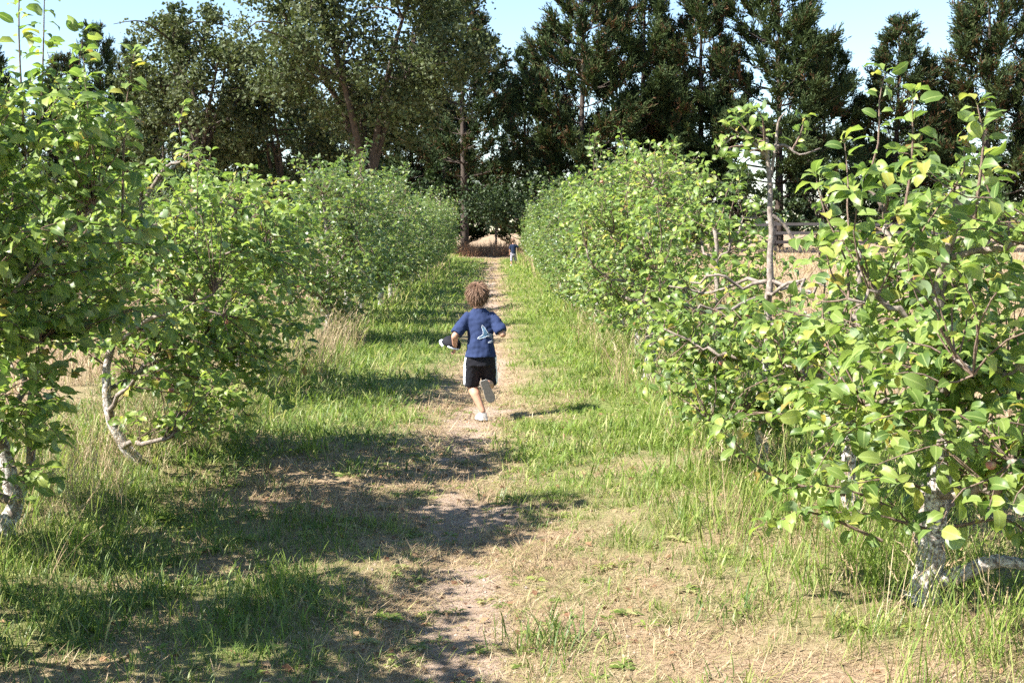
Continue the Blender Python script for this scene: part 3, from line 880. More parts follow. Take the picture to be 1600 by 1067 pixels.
def broad_tree(name, label, cat, loc, H, Rx, seed, mat, bark, forks, nclump, leaves, leaf, base_split=0.25, r0=0.35, zlow=0.28, group=None):
    g = np.random.default_rng(seed)
    t = thing(name, label, cat, loc, group)
    zs = H * base_split
    b = MB(); tube(b, spline(T((0, 0, -0.1), (0.1, 0, zs * 0.5), (0, 0, zs)), 8), np.linspace(r0 * 1.2, r0 * 0.9, 8), 9, 0.06, g)
    link('trunk', b.mesh('trunk', bark), t)
    ends = []
    for f in range(forks):
        a = 6.28 * f / forks + g.uniform(-0.5, 0.5)
        rad = Rx * g.uniform(0.35, 0.75)
        top = np.array([math.cos(a) * rad, math.sin(a) * rad, H * g.uniform(0.62, 0.92)])
        midp = np.array([top[0] * 0.35, top[1] * 0.35, zs + (top[2] - zs) * 0.42]) + g.standard_normal(3) * 0.35
        pts = spline([np.array([0, 0, zs * 0.85]), midp, top * 0.5 + midp * 0.5 + g.standard_normal(3) * 0.5, top], 14)
        b = MB(); tube(b, pts, np.linspace(r0 * 0.6, 0.05, 14), 7, 0.05, g)
        for s in range(7):
            i = g.integers(4, 13)
            q = pts[i] + np.array([g.standard_normal() * 0.4 * Rx, g.standard_normal() * 0.4 * Rx, g.uniform(-0.05, 0.14) * H])
            sub = grow_twig(pts[i], q, g, 7, 0.1)
            tube(b, sub, np.linspace(0.075, 0.02, 7) * r0 / 0.35, 5, 0, None, 0, False)
            ends += [sub[k] for k in (3, 4, 5, 6)]
        ends += [pts[k] for k in range(7, 14)]
        link('branch', b.mesh('branch', bark), t)
    ends = np.array(ends)
    b = MB(); P, RN = [], []
    for c in range(nclump):
        while True:
            u = g.standard_normal(3); u /= np.linalg.norm(u)
            rr = g.uniform(0.25, 1) ** 0.5
            q = np.array([u[0] * Rx * rr, u[1] * Rx * rr, H * (zlow + (1 - zlow) * (0.5 + 0.5 * u[2] * rr))])
            j = np.argmin(((ends - q) ** 2).sum(1))
            if g.random() < 0.25 or np.linalg.norm(ends[j] - q) < 0.25 * Rx:
                break
        q = q * 0.75 + ends[j] * 0.25
        n = int(leaves * g.uniform(0.6, 1.4))
        sc = g.uniform(0.45, 0.95) * Rx / 7
        v = g.standard_normal((n, 3)) * np.array([1, 1, 0.7]) * sc * 0.7
        P.append(q + v)
        RN.append(np.clip(g.uniform(0.1, 0.7) + g.uniform(-0.15, 0.3, n), 0, 0.99))
    P = np.concatenate(P); RN = np.concatenate(RN)
    ok = P[:, 2] > 0.3
    P, RN = P[ok], RN[ok]
    D = nrm(g.standard_normal(P.shape)); X, Y, Z = leaf_frames(P, D, g, 0.6, 0.9)
    scatter_template(b, DIA * np.array([0.95, 1, 1.5]), DIA_T, P, X, Y, Z, leaf * g.uniform(0.6, 1.3, len(P)), RN)
    tag(link('crown', b.mesh('crown', mat, False), t), kind='stuff')
    return t

broad_tree('oak_tree', 'huge spreading oak left of the path end, its top cut by the picture', 'oak', (-7.4, 76, 0), 20.5, 7.6, 501, OAK, OAK_BARK, 7, 400, 95, 0.23, 0.22, 0.42)
broad_tree('oak_tree', 'smaller upright oak with olive grey leaves at the upper left', 'oak', (-19.6, 86, 0), 17.2, 5.4, 502, OAK, OAK_BARK, 6, 240, 90, 0.24, 0.3, 0.32, zlow=0.2)
broad_tree('oak_tree', 'low rounded oak between the two larger oaks', 'oak', (-14.5, 90, 0), 13.0, 4.6, 503, OAK, OAK_BARK, 5, 150, 85, 0.24, 0.25, 0.28, zlow=0.15)
SH = [(-21.0, 92, 4.0, 3.0), (-14.0, 93, 4.2, 3.0), (-9.0, 92, 4.6, 2.8), (-4.6, 93, 4.6, 2.2), (3.9, 95, 4.8, 2.4), (8.6, 94, 5.2, 2.6), (13.6, 95, 5.0, 2.8), (18.4, 94, 4.6, 2.6), (23.8, 94, 4.4, 2.8), (29.5, 95, 4.2, 3.0), (35.5, 95, 4.2, 3.0), (-27.5, 94, 4.0, 3.2), (-34.5, 95, 4.4, 3.6)]
SH = [(x, y, h * 1.45, r * 1.15) for x, y, h, r in SH]
SH.sort()
for k, (x, y, h, r) in enumerate(SH):
    broad_tree('evergreen_shrub', 'dark evergreen shrub under the tree line, %s counted from the left' % NUM[k], 'shrub', (x, y, 0), h, r, 600 + k, SHRUB, CYP_BARK, 4, 60, 60, 0.24, 0.15, 0.12, zlow=0.02, group='shrubs under the tree line')

# small sapling trunk framed by the sunny field at the path's end
t = thing('young_tree', 'thin dark young tree against the sunlit field at the path end', 'tree', (0.2, 88, 0))
b = MB(); tube(b, spline(T((0, 0, -0.1), (0.03, 0, 0.9), (0.0, 0, 2.2)), 8), np.linspace(0.10, 0.06, 8), 7, 0.05); link('trunk', b.mesh('trunk', CYP_BARK), t)
g = np.random.default_rng(77)
P = g.standard_normal((2600, 3)) * np.array([1.5, 1.0, 0.75]) + np.array([0.0, 0, 3.3]); P = P[P[:, 2] > 1.55]
X, Y, Z = leaf_frames(P, g.standard_normal(P.shape), g, 0.5, 0.9)
b = MB(); scatter_template(b, LEAF_LOW[0][0] * np.array([1.2, 1, 1]), LEAF_LOW[0][1], P, X, Y, Z, 0.24, g.random(len(P)))
tag(link('crown', b.mesh('crown', SHRUB, False), t), kind='stuff')

# far wood on the horizon
b = MB(); g = np.random.default_rng(9)
n = 7000
px = g.uniform(-260, 260, n); py = 380 + g.uniform(0, 12, n)
hh = 5.0 + 8.0 * fbm(px, px * 0, 22)
P = np.stack([px, py, hh * g.uniform(0, 1, n)], -1)
X, Y, Z = leaf_frames(P, g.standard_normal(P.shape), g, 0.5, 0.9)
scatter_template(b, LEAF_LOW[0][0] * np.array([1.3, 1, 1]), LEAF_LOW[0][1], P, X, Y, Z, 2.6 * g.uniform(0.6, 1.3, n), g.random(n))
tag(link('far_wood', b.mesh('far_wood', SHRUB, False)), 'low dark wood along the horizon beyond the field', 'wood', kind='stuff')

# ------------------------------------------------------------------ dark rail fence across the right field
WOOD = plain_mat('stained_wood', (0.045, 0.038, 0.036), 0.75, 0.25, 0.4, 18.0, 0.5)
WOOD2 = plain_mat('weathered_rail', (0.07, 0.062, 0.06), 0.6, 0.3, 0.3, 14.0, 0.5)
def box(mb, lo, hi):
    x0, y0, z0 = lo; x1, y1, z1 = hi
    V = [(x0, y0, z0), (x1, y0, z0), (x1, y1, z0), (x0, y1, z0), (x0, y0, z1), (x1, y0, z1), (x1, y1, z1), (x0, y1, z1)]
    mb.add(V, None, [(3, 2, 1, 0), (4, 5, 6, 7), (0, 1, 5, 4), (1, 2, 6, 5), (2, 3, 7, 6), (3, 0, 4, 7)])
ft = thing('rail_fence', 'dark wooden rail fence across the dry field on the right', 'fence', (10.2, 68, 0))
b = MB(); box(b, (-0.07, -0.07, -0.1), (0.07, 0.07, 2.02)); mpost = b.mesh('post', WOOD, False)
rails = []
for zz, hgt in ((1.86, 0.15), (1.42, 0.16), (0.92, 0.16), (0.45, 0.16)):
    b = MB(); box(b, (0.02, -0.115, zz - hgt / 2), (2.38, -0.073, zz + hgt / 2)); rails.append(b.mesh('rail', WOOD2 if zz > 1.3 else WOOD, False))
for k in range(9):
    o = link('post', mpost, ft, (k * 2.4, 0, 0)); o.rotation_euler = (0, 0, random.uniform(-0.05, 0.05))
    if k < 8:
        for rm in rails:
            o = link('rail', rm, ft, (k * 2.4, 0, random.uniform(-0.015, 0.015))); o.rotation_euler = (0, random.uniform(-0.006, 0.006), 0)

# ------------------------------------------------------------------ people
def capsule(mb, a, b_, ra, rb, n=12, rings=4):
    a = np.asarray(a, float); b_ = np.asarray(b_, float)
    d = b_ - a; L = np.linalg.norm(d); d = d / L
    pts, rad = [], []
    for k in range(rings, 0, -1):
        an = math.pi / 2 * k / rings * 0.98
        pts.append(a - d * ra * math.sin(an)); rad.append(ra * math.cos(an))
    for f in np.linspace(0, 1, 6):
        pts.append(a + d * L * f); rad.append(ra + (rb - ra) * f)
    for k in range(1, rings + 1):
        an = math.pi / 2 * k / rings * 0.98
        pts.append(b_ + d * rb * math.sin(an)); rad.append(rb * math.cos(an))
    pts, rad = np.array(pts), np.array(rad)
    ref = np.array([1.0, 0, 0]) if abs(d[0]) < 0.8 else np.array([0, 1.0, 0])
    u = nrm(np.cross(d, ref)); w = np.cross(d, u)
    ang = np.arange(n) / n * 2 * math.pi
    V = pts[:, None] + rad[:, None, None] * (np.cos(ang)[None, :, None] * u + np.sin(ang)[None, :, None] * w)
    m_ = len(pts)
    Q = [(i * n + j, i * n + (j + 1) % n, (i + 1) * n + (j + 1) % n, (i + 1) * n + j) for i in range(m_ - 1) for j in range(n)]
    V = np.concatenate([V.reshape(-1, 3), [pts[0], pts[-1]]])
    k0 = m_ * n
    Tt = [(j, k0, (j + 1) % n) for j in range(n)] + [((m_ - 1) * n + j, (m_ - 1) * n + (j + 1) % n, k0 + 1) for j in range(n)]
    Tt = [(a_, c_, b2) for a_, b2, c_ in Tt] if False else Tt
    mb.add(V, Tt, Q)

def loft(mb, rings, n=20):
    """rings: (centre, rx, ry[, dir]) closed solid of elliptical sections"""
    V = []
    for c, rx, ry, ax in rings:
        c = np.asarray(c, float); ax = nrm(np.asarray(ax, float))
        u = nrm(np.cross([0, 1.0, 0], ax)); w = np.cross(ax, u)
        for j in range(n):
            an = 2 * math.pi * j / n
            V.append(c + u * rx * math.cos(an) + w * ry * math.sin(an))
    m_ = len(rings)
    Q = [(i * n + j, i * n + (j + 1) % n, (i + 1) * n + (j + 1) % n, (i + 1) * n + j) for i in range(m_ - 1) for j in range(n)]
    V.append(np.asarray(rings[0][0], float)); V.append(np.asarray(rings[-1][0], float))
    k0 = m_ * n
    Tt = [((j + 1) % n, j, k0) for j in range(n)] + [((m_ - 1) * n + j, (m_ - 1) * n + (j + 1) % n, k0 + 1) for j in range(n)]
    mb.add(np.array(V), Tt, Q)

def fuse(mb, name, mat, parent, voxel, smooth=4, wrinkle=0.0, wscale=0.06):
    me = mb.mesh(name + '_src', mat)
    o = bpy.data.objects.new(name, me); C.objects.link(o)
    bm = bmesh.new(); bm.from_mesh(me); bmesh.ops.recalc_face_normals(bm, faces=bm.faces); bm.to_mesh(me); bm.free()
    r = o.modifiers.new('r', 'REMESH'); r.mode = 'VOXEL'; r.voxel_size = voxel; r.use_smooth_shade = True
    s = o.modifiers.new('s', 'SMOOTH'); s.iterations = smooth; s.factor = 0.5
    if wrinkle:
        tx = bpy.data.textures.new(name + '_fold', 'CLOUDS'); tx.noise_scale = wscale; tx.noise_depth = 1
        dm = o.modifiers.new('d', 'DISPLACE'); dm.texture = tx; dm.strength = wrinkle; dm.mid_level = 0.5
    dg = bpy.context.evaluated_depsgraph_get(); dg.update()
    new = bpy.data.meshes.new_from_object(o.evaluated_get(dg))
    o.modifiers.clear()
    o.data = new
    bpy.data.meshes.remove(me)
    new.name = name
    if not new.materials: new.materials.append(mat)
    o.parent = parent
    return o

SKIN = plain_mat('skin', (0.48, 0.26, 0.175), 0.55, 0.35, 0.10, 30)
NAVY = plain_mat('navy_cotton', (0.024, 0.037, 0.092), 0.9, 0.15, 0.16, 120, 0.2)
NIGHT = plain_mat('night_cotton', (0.016, 0.026, 0.055), 0.9, 0.15, 0.16, 120, 0.2)
BLACK = plain_mat('black_cloth', (0.012, 0.012, 0.017), 0.8, 0.2, 0.3, 90, 0.2)
WHITE = plain_mat('white_cloth', (0.72, 0.75, 0.82), 0.85, 0.2, 0.06, 90)
CANVAS = plain_mat('grey_canvas', (0.52, 0.50, 0.48), 0.9, 0.15, 0.12, 120, 0.2)
SOLE = plain_mat('dark_rubber', (0.075, 0.070, 0.062), 0.85, 0.2, 0.3, 70, 0.4)
SOLE_EDGE = plain_mat('white_rubber', (0.70, 0.68, 0.64), 0.7, 0.3, 0.1, 60)
HAIR = plain_mat('brown_hair', (0.19, 0.112, 0.070), 0.6, 0.3, 0.4, 45)
PRINT = plain_mat('white_print', (0.55, 0.60, 0.66), 0.8, 0.1, 0.05, 50)
PRINT_BLUE = plain_mat('blue_print', (0.11, 0.20, 0.30), 0.8, 0.1, 0.35, 60)
GREYPANT = plain_mat('grey_cloth', (0.28, 0.27, 0.32), 0.9, 0.1, 0.4, 30)

def hand(mb, wrist, dirn, palm_n, s=1.0, curl=0.9):
    """palm and five curled fingers"""
    d = nrm(np.asarray(dirn, float)); n = nrm(np.asarray(palm_n, float)); n = nrm(n - d * np.dot(n, d)); sd = np.cross(d, n)
    w = np.asarray(wrist, float)
    for k in (-1, 0, 1):
        capsule(mb, w + sd * 0.012 * k * s, w + d * 0.045 * s + sd * 0.015 * k * s, 0.011 * s, 0.010 * s, 8, 3)
    for k, L in ((-1.5, 0.036), (-0.5, 0.044), (0.5, 0.042), (1.5, 0.032)):
        p0 = w + d * 0.048 * s + sd * 0.0125 * k * s
        a = curl
        p1 = p0 + (d * math.cos(a * 0.5) + n * math.sin(a * 0.5)) * L * 0.5 * s
        p2 = p1 + (d * math.cos(a * 1.5) + n * math.sin(a * 1.5)) * L * 0.5 * s
        capsule(mb, p0, p1, 0.0062 * s, 0.0056 * s, 8, 3); capsule(mb, p1, p2, 0.0056 * s, 0.005 * s, 8, 3)
    p0 = w + d * 0.014 * s + sd * 0.02 * s
    p1 = p0 + (d * 0.7 + sd * 0.7) * 0.022 * s; p2 = p1 + (d * 0.8 + n * 0.7) * 0.02 * s
    capsule(mb, p0, p1, 0.008 * s, 0.007 * s, 8, 3); capsule(mb, p1, p2, 0.0068 * s, 0.0055 * s, 8, 3)

def head(mb, c, s=1.0):
    """head facing +Y around centre c: skull, jaw, nose, ears, brow, lips"""
    c = np.asarray(c, float)
    ell = lambda o, r, n=14: loft(mb, [(c + np.array(o) * s + np.array([0, 0, -math.cos(math.pi * (k + 0.02) / 10.04) * r[2] * s]), math.sin(math.pi * (k + 0.02) / 10.04) * r[0] * s, math.sin(math.pi * (k + 0.02) / 10.04) * r[1] * s, (0, 0, 1)) for k in range(11)], n)
    ell((0, -0.008, 0.018), (0.076, 0.092, 0.084)); ell((0, 0.022, -0.042), (0.056, 0.062, 0.062))
    ell((0, 0.088, -0.022), (0.012, 0.018, 0.018)); ell((0, 0.078, 0.0), (0.008, 0.014, 0.026))
    ell((0.0, 0.078, -0.056), (0.022, 0.010, 0.008)); ell((0, 0.066, -0.088), (0.02, 0.018, 0.016))
    for k in (-1, 1):
        ell((0.078 * k, 0.0, -0.018), (0.010, 0.020, 0.029)); ell((0.03 * k, 0.074, 0.014), (0.02, 0.012, 0.008))

def shoe(parent, ankle, toe_dir, up, L=0.19):
    """canvas shoe: upper, white foxing band, dark sole; up = from sole to ankle"""
    f = nrm(np.asarray(toe_dir, float)); u = nrm(np.asarray(up, float)); u = nrm(u - f * np.dot(u, f)); sd = np.cross(f, u)
    o = np.asarray(ankle, float) - u * 0.062
    prof = [(-0.27, 0.040), (-0.24, 0.062), (-0.1, 0.066), (0.1, 0.062), (0.3, 0.074), (0.5, 0.080), (0.64, 0.066), (0.72, 0.036)]
    def outline(grow):
        pts = []
        for a, w in prof: pts.append((a * L, w * 0.5 + grow))
        pts[0] = (pts[0][0] - grow, pts[0][1]); pts[-1] = (pts[-1][0] + grow, pts[-1][1])
        return np.array([(x, w) for x, w in pts] + [(x, -w) for x, w in reversed(pts)])
    def slab(name, layers, mat):
        b = MB(); n = 16; V = []
        for z, grow, sx in layers:
            ol = outline(grow)
            for x, w in ol:
                V.append(o + f * (x * sx) + sd * w + u * z)
        Q = [(i * n + j, i * n + (j + 1) % n, (i + 1) * n + (j + 1) % n, (i + 1) * n + j) for i in range(len(layers) - 1) for j in range(n)]
        V.append(o + u * layers[0][0] + f * 0.2 * L); V.append(o + u * layers[-1][0])
        k0 = len(layers) * n; top = (len(layers) - 1) * n
        Tt = [((j + 1) % n, j, k0) for j in range(n)] + [(top + j, top + (j + 1) % n, k0 + 1) for j in range(n)]
        b.add(np.array(V), Tt, Q)
        return link(name, b.mesh(name, mat, False), None)
    up_ = []
    b = MB(); n = 16; V = []
    for z, k in ((0.012, 0.0), (0.03, 0.15), (0.045, 0.45), (0.058, 0.78), (0.068, 1.0)):
        ol = outline(0.0005 - 0.006 * k)
        for x, w in ol:
            front = max(0.0, x / L - 0.05)
            V.append(o + f * (x - front * L * k * 0.85) + sd * w * (1 - 0.22 * k) + u * z)
    Q = [(i * n + j, i * n + (j + 1) % n, (i + 1) * n + (j + 1) % n, (i + 1) * n + j) for i in range(4) for j in range(n)]
    b.add(np.array(V), None, Q)
    root = link('shoe', b.mesh('shoe', CANVAS), parent)
    s1 = slab('sole', [(0.0, -0.001, 1), (0.006, 0.0015, 1)], SOLE); s1.parent = root
    s2 = slab('sole_edge', [(0.0062, 0.0022, 1), (0.018, 0.0022, 1)], SOLE_EDGE); s2.parent = root
    return root

def hair_mesh(parent, c, s, seed, n=3000):
    g = np.random.default_rng(seed)
    b = MB(); c = np.asarray(c, float)
    rings = []
    for k in range(10):
        ph = math.pi * (0.02 + 0.62 * k / 9)
        V = None
        rings.append((c + np.array([0, -0.012, 0.02 + math.cos(ph) * 0.092]) * s, math.sin(ph) * 0.078 * s, math.sin(ph) * 0.092 * s, (0, 0, -1)))
    loft(b, rings, 20)
    while n > 0:
        u = g.standard_normal(3); u /= np.linalg.norm(u)
        if u[2] < -0.55 or (u[1] > 0.35 and u[2] < 0.45):
            continue
        n -= 1
        p = c + np.array([u[0] * 0.070, u[1] * 0.085 - 0.012, u[2] * 0.090 + 0.02]) * s
        crown = np.array([0.0, -0.35, 0.9]); t = u - crown; t = t - u * np.dot(t, u)
        t = t / max(np.linalg.norm(t), 1e-3) + g.standard_normal(3) * 0.28
        L = g.uniform(0.03, 0.065) * s; fat = g.uniform(0.5, 1.0)
        p1 = p + u * 0.007 * s + t * L * 0.5; p2 = p + u * g.uniform(-0.012, 0.012) * s + t * L + np.array([0, 0, -0.008 * s])
        tube(b, spline([p, p1, p2], 4), np.array([0.0016, 0.0028, 0.0024, 0.0005]) * s * fat, 3, 0, None, 0, False)
    return link('hair', b.mesh('hair', HAIR), parent)

def eyes(parent, c, s):
    em = plain_mat('eye_dark', (0.03, 0.02, 0.015), 0.2, 0.5, 0.1)
    for k in (-1, 1):
        b = MB(); capsule(b, np.asarray(c) + np.array([0.03 * k - 0.005, 0.078, 0.002]) * s, np.asarray(c) + np.array([0.03 * k + 0.005, 0.078, 0.002]) * s, 0.006 * s, 0.006 * s, 8, 3)
        link('eye', b.mesh('eye', em), parent)

# --- running boy
bx_, by_ = -0.105, 11.0
boy = thing('person', 'running child in navy whale tail shirt and black shorts on the path', 'person', (bx_, by_, float(ground_z(-0.09, 11.0)) + 0.012))
A = lambda *v: np.array(v, float)
HC = A(-0.028, 0.075, 1.075)
b = MB()
head(b, HC, 0.98)
capsule(b, A(-0.015, 0.045, 0.90), A(-0.024, 0.06, 1.0), 0.048, 0.042)
loft(b, [(A(0, 0.0, 0.54), 0.085, 0.07, (0, 0, 1)), (A(0, 0.01, 0.62), 0.09, 0.07, (0, 0, 1)), (A(0, 0.03, 0.76), 0.092, 0.068, (0, 0, 1)), (A(-0.005, 0.04, 0.86), 0.105, 0.068, (0, 0, 1)), (A(-0.008, 0.045, 0.925), 0.07, 0.05, (0, 0, 1))])
LS, LE, LW = A(-0.115, 0.035, 0.895), A(-0.222, -0.045, 0.735), A(-0.224, 0.045, 0.640)
RS, RE, RW = A(0.105, 0.035, 0.895), A(0.190, -0.050, 0.755), A(0.145, 0.120, 0.800)
capsule(b, LS, LE, 0.036, 0.030); capsule(b, LE, LW, 0.031, 0.021); hand(b, LW + A(0, 0.008, -0.008), A(-0.05, 0.55, -0.65), A(-0.6, 0.3, -0.2), 1.05, 1.0)
capsule(b, RS, RE, 0.036, 0.030); capsule(b, RE, RW, 0.031, 0.021); hand(b, RW, A(-0.15, 0.9, 0.3), A(-0.8, 0, -0.4), 1.0, 1.7)
LH, LK, LA = A(-0.06, 0.0, 0.56), A(-0.082, 0.075, 0.305), A(0.018, -0.015, 0.085)
RH, RK, RA = A(0.06, 0.0, 0.56), A(0.078, 0.10, 0.305), A(0.040, -0.145, 0.330)
capsule(b, LH, LK, 0.066, 0.046); capsule(b, LK, LK + (LA - LK) * 0.35 + A(0, -0.014, 0), 0.043, 0.045); capsule(b, LK + (LA - LK) * 0.35 + A(0, -0.014, 0), LA, 0.044, 0.026)
capsule(b, RH, RK, 0.066, 0.046); capsule(b, RK, RK + (RA - RK) * 0.4, 0.043, 0.044); capsule(b, RK + (RA - RK) * 0.4, RA, 0.043, 0.027)
capsule(b, LA, A(0.0, 0.05, 0.035), 0.026, 0.02); capsule(b, RA, A(0.055, -0.185, 0.27), 0.026, 0.02)
body = fuse(b, 'body', SKIN, boy, 0.0072, 3)
hair_mesh(boy, HC, 1.0, 3)
eyes(boy, HC, 0.98)
# shirt
b = MB()
loft(b, [(A(0.002, -0.01, 0.558), 0.136, 0.098, (0, 0, 1)), (A(0.0, 0.0, 0.62), 0.122, 0.094, (0, 0, 1)), (A(0, 0.015, 0.72), 0.112, 0.088, (0, 0, 1)), (A(-0.002, 0.03, 0.82), 0.124, 0.086, (0, 0, 1)),
         (A(-0.004, 0.04, 0.885), 0.128, 0.080, (0, 0, 1)), (A(-0.008, 0.045, 0.93), 0.100, 0.068, (0, 0, 1)), (A(-0.012, 0.047, 0.957), 0.064, 0.055, (0, 0, 1)), (A(-0.014, 0.05, 0.968), 0.052, 0.048, (0, 0, 1))], 28)
def sleeve(s, e):
    d = e - s; L = np.linalg.norm(d); d = d / L
    loft(b, [(s - d * 0.05 + A(0, 0, -0.012), 0.040, 0.040, d), (s + A(0, 0, -0.006), 0.046, 0.046, d), (s + d * L * 0.4, 0.050, 0.050, d), (s + d * L * 0.80, 0.054, 0.053, d), (s + d * L * 0.88, 0.053, 0.052, d)], 18)
sleeve(LS, LE); sleeve(RS, RE)
shirt = fuse(b, 'shirt', NAVY, boy, 0.0065, 2, 0.022, 0.065)
# shorts with white side stripes
b = MB()
loft(b, [(A(0, 0.0, 0.48), 0.118, 0.088, (0, 0, 1)), (A(0, 0, 0.54), 0.124, 0.09, (0, 0, 1)), (A(0, 0.005, 0.60), 0.112, 0.084, (0, 0, 1))], 24)
def legtube(h, k, f, r0, r1, fr):
    d = k - h
    loft(b, [(h + d * -0.1, r0, r0, d), (h + d * 0.3, r0, r0 * 1.02, d), (h + d * 0.7, (r0 + r1) / 2, (r0 + r1) / 2, d), (h + d * f, r1, r1, d)], 20)
legtube(LH, LK, 1.02, 0.076, 0.068, 0); legtube(RH, RK, 0.98, 0.074, 0.066, 0)
shorts = fuse(b, 'shorts', BLACK, boy, 0.0065, 2, 0.013, 0.055)
def bvh(o):
    bm = bmesh.new(); bm.from_mesh(o.data); tr_ = BVHTree.FromBMesh(bm); bm.free(); return tr_
bs = bvh(shorts)
for sgn, h, k, wdt in ((-1, LH, LK, 0.024), (1, RH, RK, 0.017)):
    b = MB(); V = []
    rows = 16
    for i in range(rows):
        f = -0.12 + 1.10 * i / (rows - 1)
        c = h + (k - h) * f
        for q in (-1.5, -0.5, 0.5, 1.5):
            dirv = Vector((sgn * 1.0, -0.35 + q * wdt / 0.085, 0)).normalized()
            hit = bs.ray_cast(Vector(c) + dirv * 0.3, -dirv)
            pnt = hit[0] if hit[0] is not None else Vector(c) + dirv * 0.08
            V.append(np.array(pnt) + np.array(dirv) * 0.0025)
    Q = [(i * 4 + j, i * 4 + j + 1, (i + 1) * 4 + j + 1, (i + 1) * 4 + j) for i in range(rows - 1) for j in range(3)]
    b.add(np.array(V), None, Q)
    link('stripe', b.mesh('stripe', WHITE), shorts)
# print on the back of the shirt
bsh = bvh(shirt)
def on_shirt(px, py):
    x = (px - 750) * 0.0055; z = (650 - py) * 0.0055
    hit = bsh.ray_cast(Vector((x, -0.5, z)), Vector((0, 1, 0)))
    return (np.array(hit[0]) if hit[0] is not None else np.array([x, -0.08, z]))
zo = lambda pts: [(670 + a / 8.206, 420 + c / 8.206) for a, c in pts]
tail = zo([(680, 645), (712, 680), (735, 720), (760, 762), (790, 764), (815, 770), (800, 783), (770, 782), (742, 784), (715, 800), (685, 808), (650, 818), (615, 815), (635, 798), (665, 782), (688, 765), (690, 735), (682, 705), (672, 672)])
poly = [np.array(p) for p in tail]
def dens(pts, closed):
    out_ = []
    pp = pts + [pts[0]] if closed else pts
    for a, c in zip(pp[:-1], pp[1:]):
        for f in (0, 0.33, 0.66): out_.append(np.array(a) * (1 - f) + np.array(c) * f)
    if not closed: out_.append(np.array(pts[-1]))
    return out_
def stroke(pts, r, closed, name, mat):
    dp = dens(pts, closed)
    W3 = [on_shirt(*q) + np.array([0, -0.002, 0]) for q in dp]
    if closed: W3.append(W3[0])
    b = MB(); tube(b, W3, [r] * len(W3), 5); return link(name, b.mesh(name, mat), shirt)
b = MB()
cen = np.mean(poly, 0); dpp = dens(poly, True)
V = [on_shirt(*cen) + A(0, -0.0022, 0)]
for f in (0.5, 0.97):
    V += [on_shirt(*(cen * (1 - f) + q * f)) + A(0, -0.0022, 0) for q in dpp]
n = len(dpp)
b.add(np.array(V), [(0, 1 + j, 1 + (j + 1) % n) for j in range(n)], [(1 + j, 1 + n + j, 1 + n + (j + 1) % n, 1 + (j + 1) % n) for j in range(n)])
fill = link('print', b.mesh('print', PRINT_BLUE), shirt)
stroke([tuple(p) for p in poly], 0.0026, True, 'print', PRINT)
stroke(zo([(748, 786), (768, 800), (790, 808), (808, 826), (800, 845), (812, 856), (786, 866), (752, 872), (764, 858), (800, 848)]), 0.002, False, 'print', PRINT)
stroke(zo([(790, 800), (804, 792), (800, 812), (818, 806)]), 0.0017, False, 'print', PRINT)
shoe(boy, LA + A(-0.002, 0.0, -0.018), A(-0.30, 0.95, -0.04), A(0, 0, 1), 0.185)
shoe(boy, RA + A(0.004, -0.008, -0.010), A(0.36, -0.05, -0.93), A(-0.02, 1.0, -0.06), 0.20)
# cap in the boy's hand
cap = thing('cap', 'black and white cap held at the running child\'s side', 'cap', (bx_ - 0.258, by_ + 0.10, boy.location.z + 0.650))
cap.rotation_euler = (R(14), R(24), R(-10))
b = MB(); V = []
nu = 22; nv = 7
for i in range(nv + 1):
    ph = math.pi / 2 * i / nv
    for j in range(nu):
        an = 2 * math.pi * j / nu
        V.append((0.082 * math.cos(an) * math.sin(ph + 0.02) * 1.05, 0.082 * math.sin(an) * math.sin(ph + 0.02), 0.075 * math.cos(ph) ** 0.8))
b.add(np.array(V), None, [(i * nu + j, (i + 1) * nu + j, (i + 1) * nu + (j + 1) % nu, i * nu + (j + 1) % nu) for i in range(nv) for j in range(nu)])
dome = link('crown', b.mesh('crown', BLACK), cap)
sm = dome.modifiers.new('thick', 'SOLIDIFY'); sm.thickness = 0.003
b = MB(); V = []
for i in range(5):
    for j in range(13):
        an = math.pi * (0.5 + 0.18) + math.pi * 0.64 * j / 12
        rr = 0.083 + 0.020 * i / 4 * math.sin(math.pi * (0.08 + 0.84 * j / 12)) ** 0.6
        V.append((rr * math.cos(an) * 1.05, rr * math.sin(an), -0.004 - 0.018 * (i / 4) + 0.012 * math.cos((j - 6) / 6 * 1.3) * i / 4))
b.add(np.array(V), None, [(i * 13 + j, i * 13 + j + 1, (i + 1) * 13 + j + 1, (i + 1) * 13 + j) for i in range(4) for j in range(12)])
brim = link('brim', b.mesh('brim', WHITE), cap); sm = brim.modifiers.new('thick', 'SOLIDIFY'); sm.thickness = 0.004
b = MB(); ang = np.linspace(-1.7, -0.3, 10); V = []
for z in (0.004, 0.05):
    for an in ang:
        k = math.sqrt(max(0.0, 1 - (z / 0.077) ** 2)); V.append((0.0885 * math.cos(an) * k, 0.0855 * math.sin(an) * k, z))
b.add(np.array(V), None, [(j, j + 1, 11 + j, 10 + j) for j in range(9)]); link('panel', b.mesh('panel', WHITE), cap)
b = MB(); capsule(b, A(0, 0, 0.074), A(0, 0, 0.077), 0.007, 0.006, 8, 3); link('button', b.mesh('button', WHITE), cap)

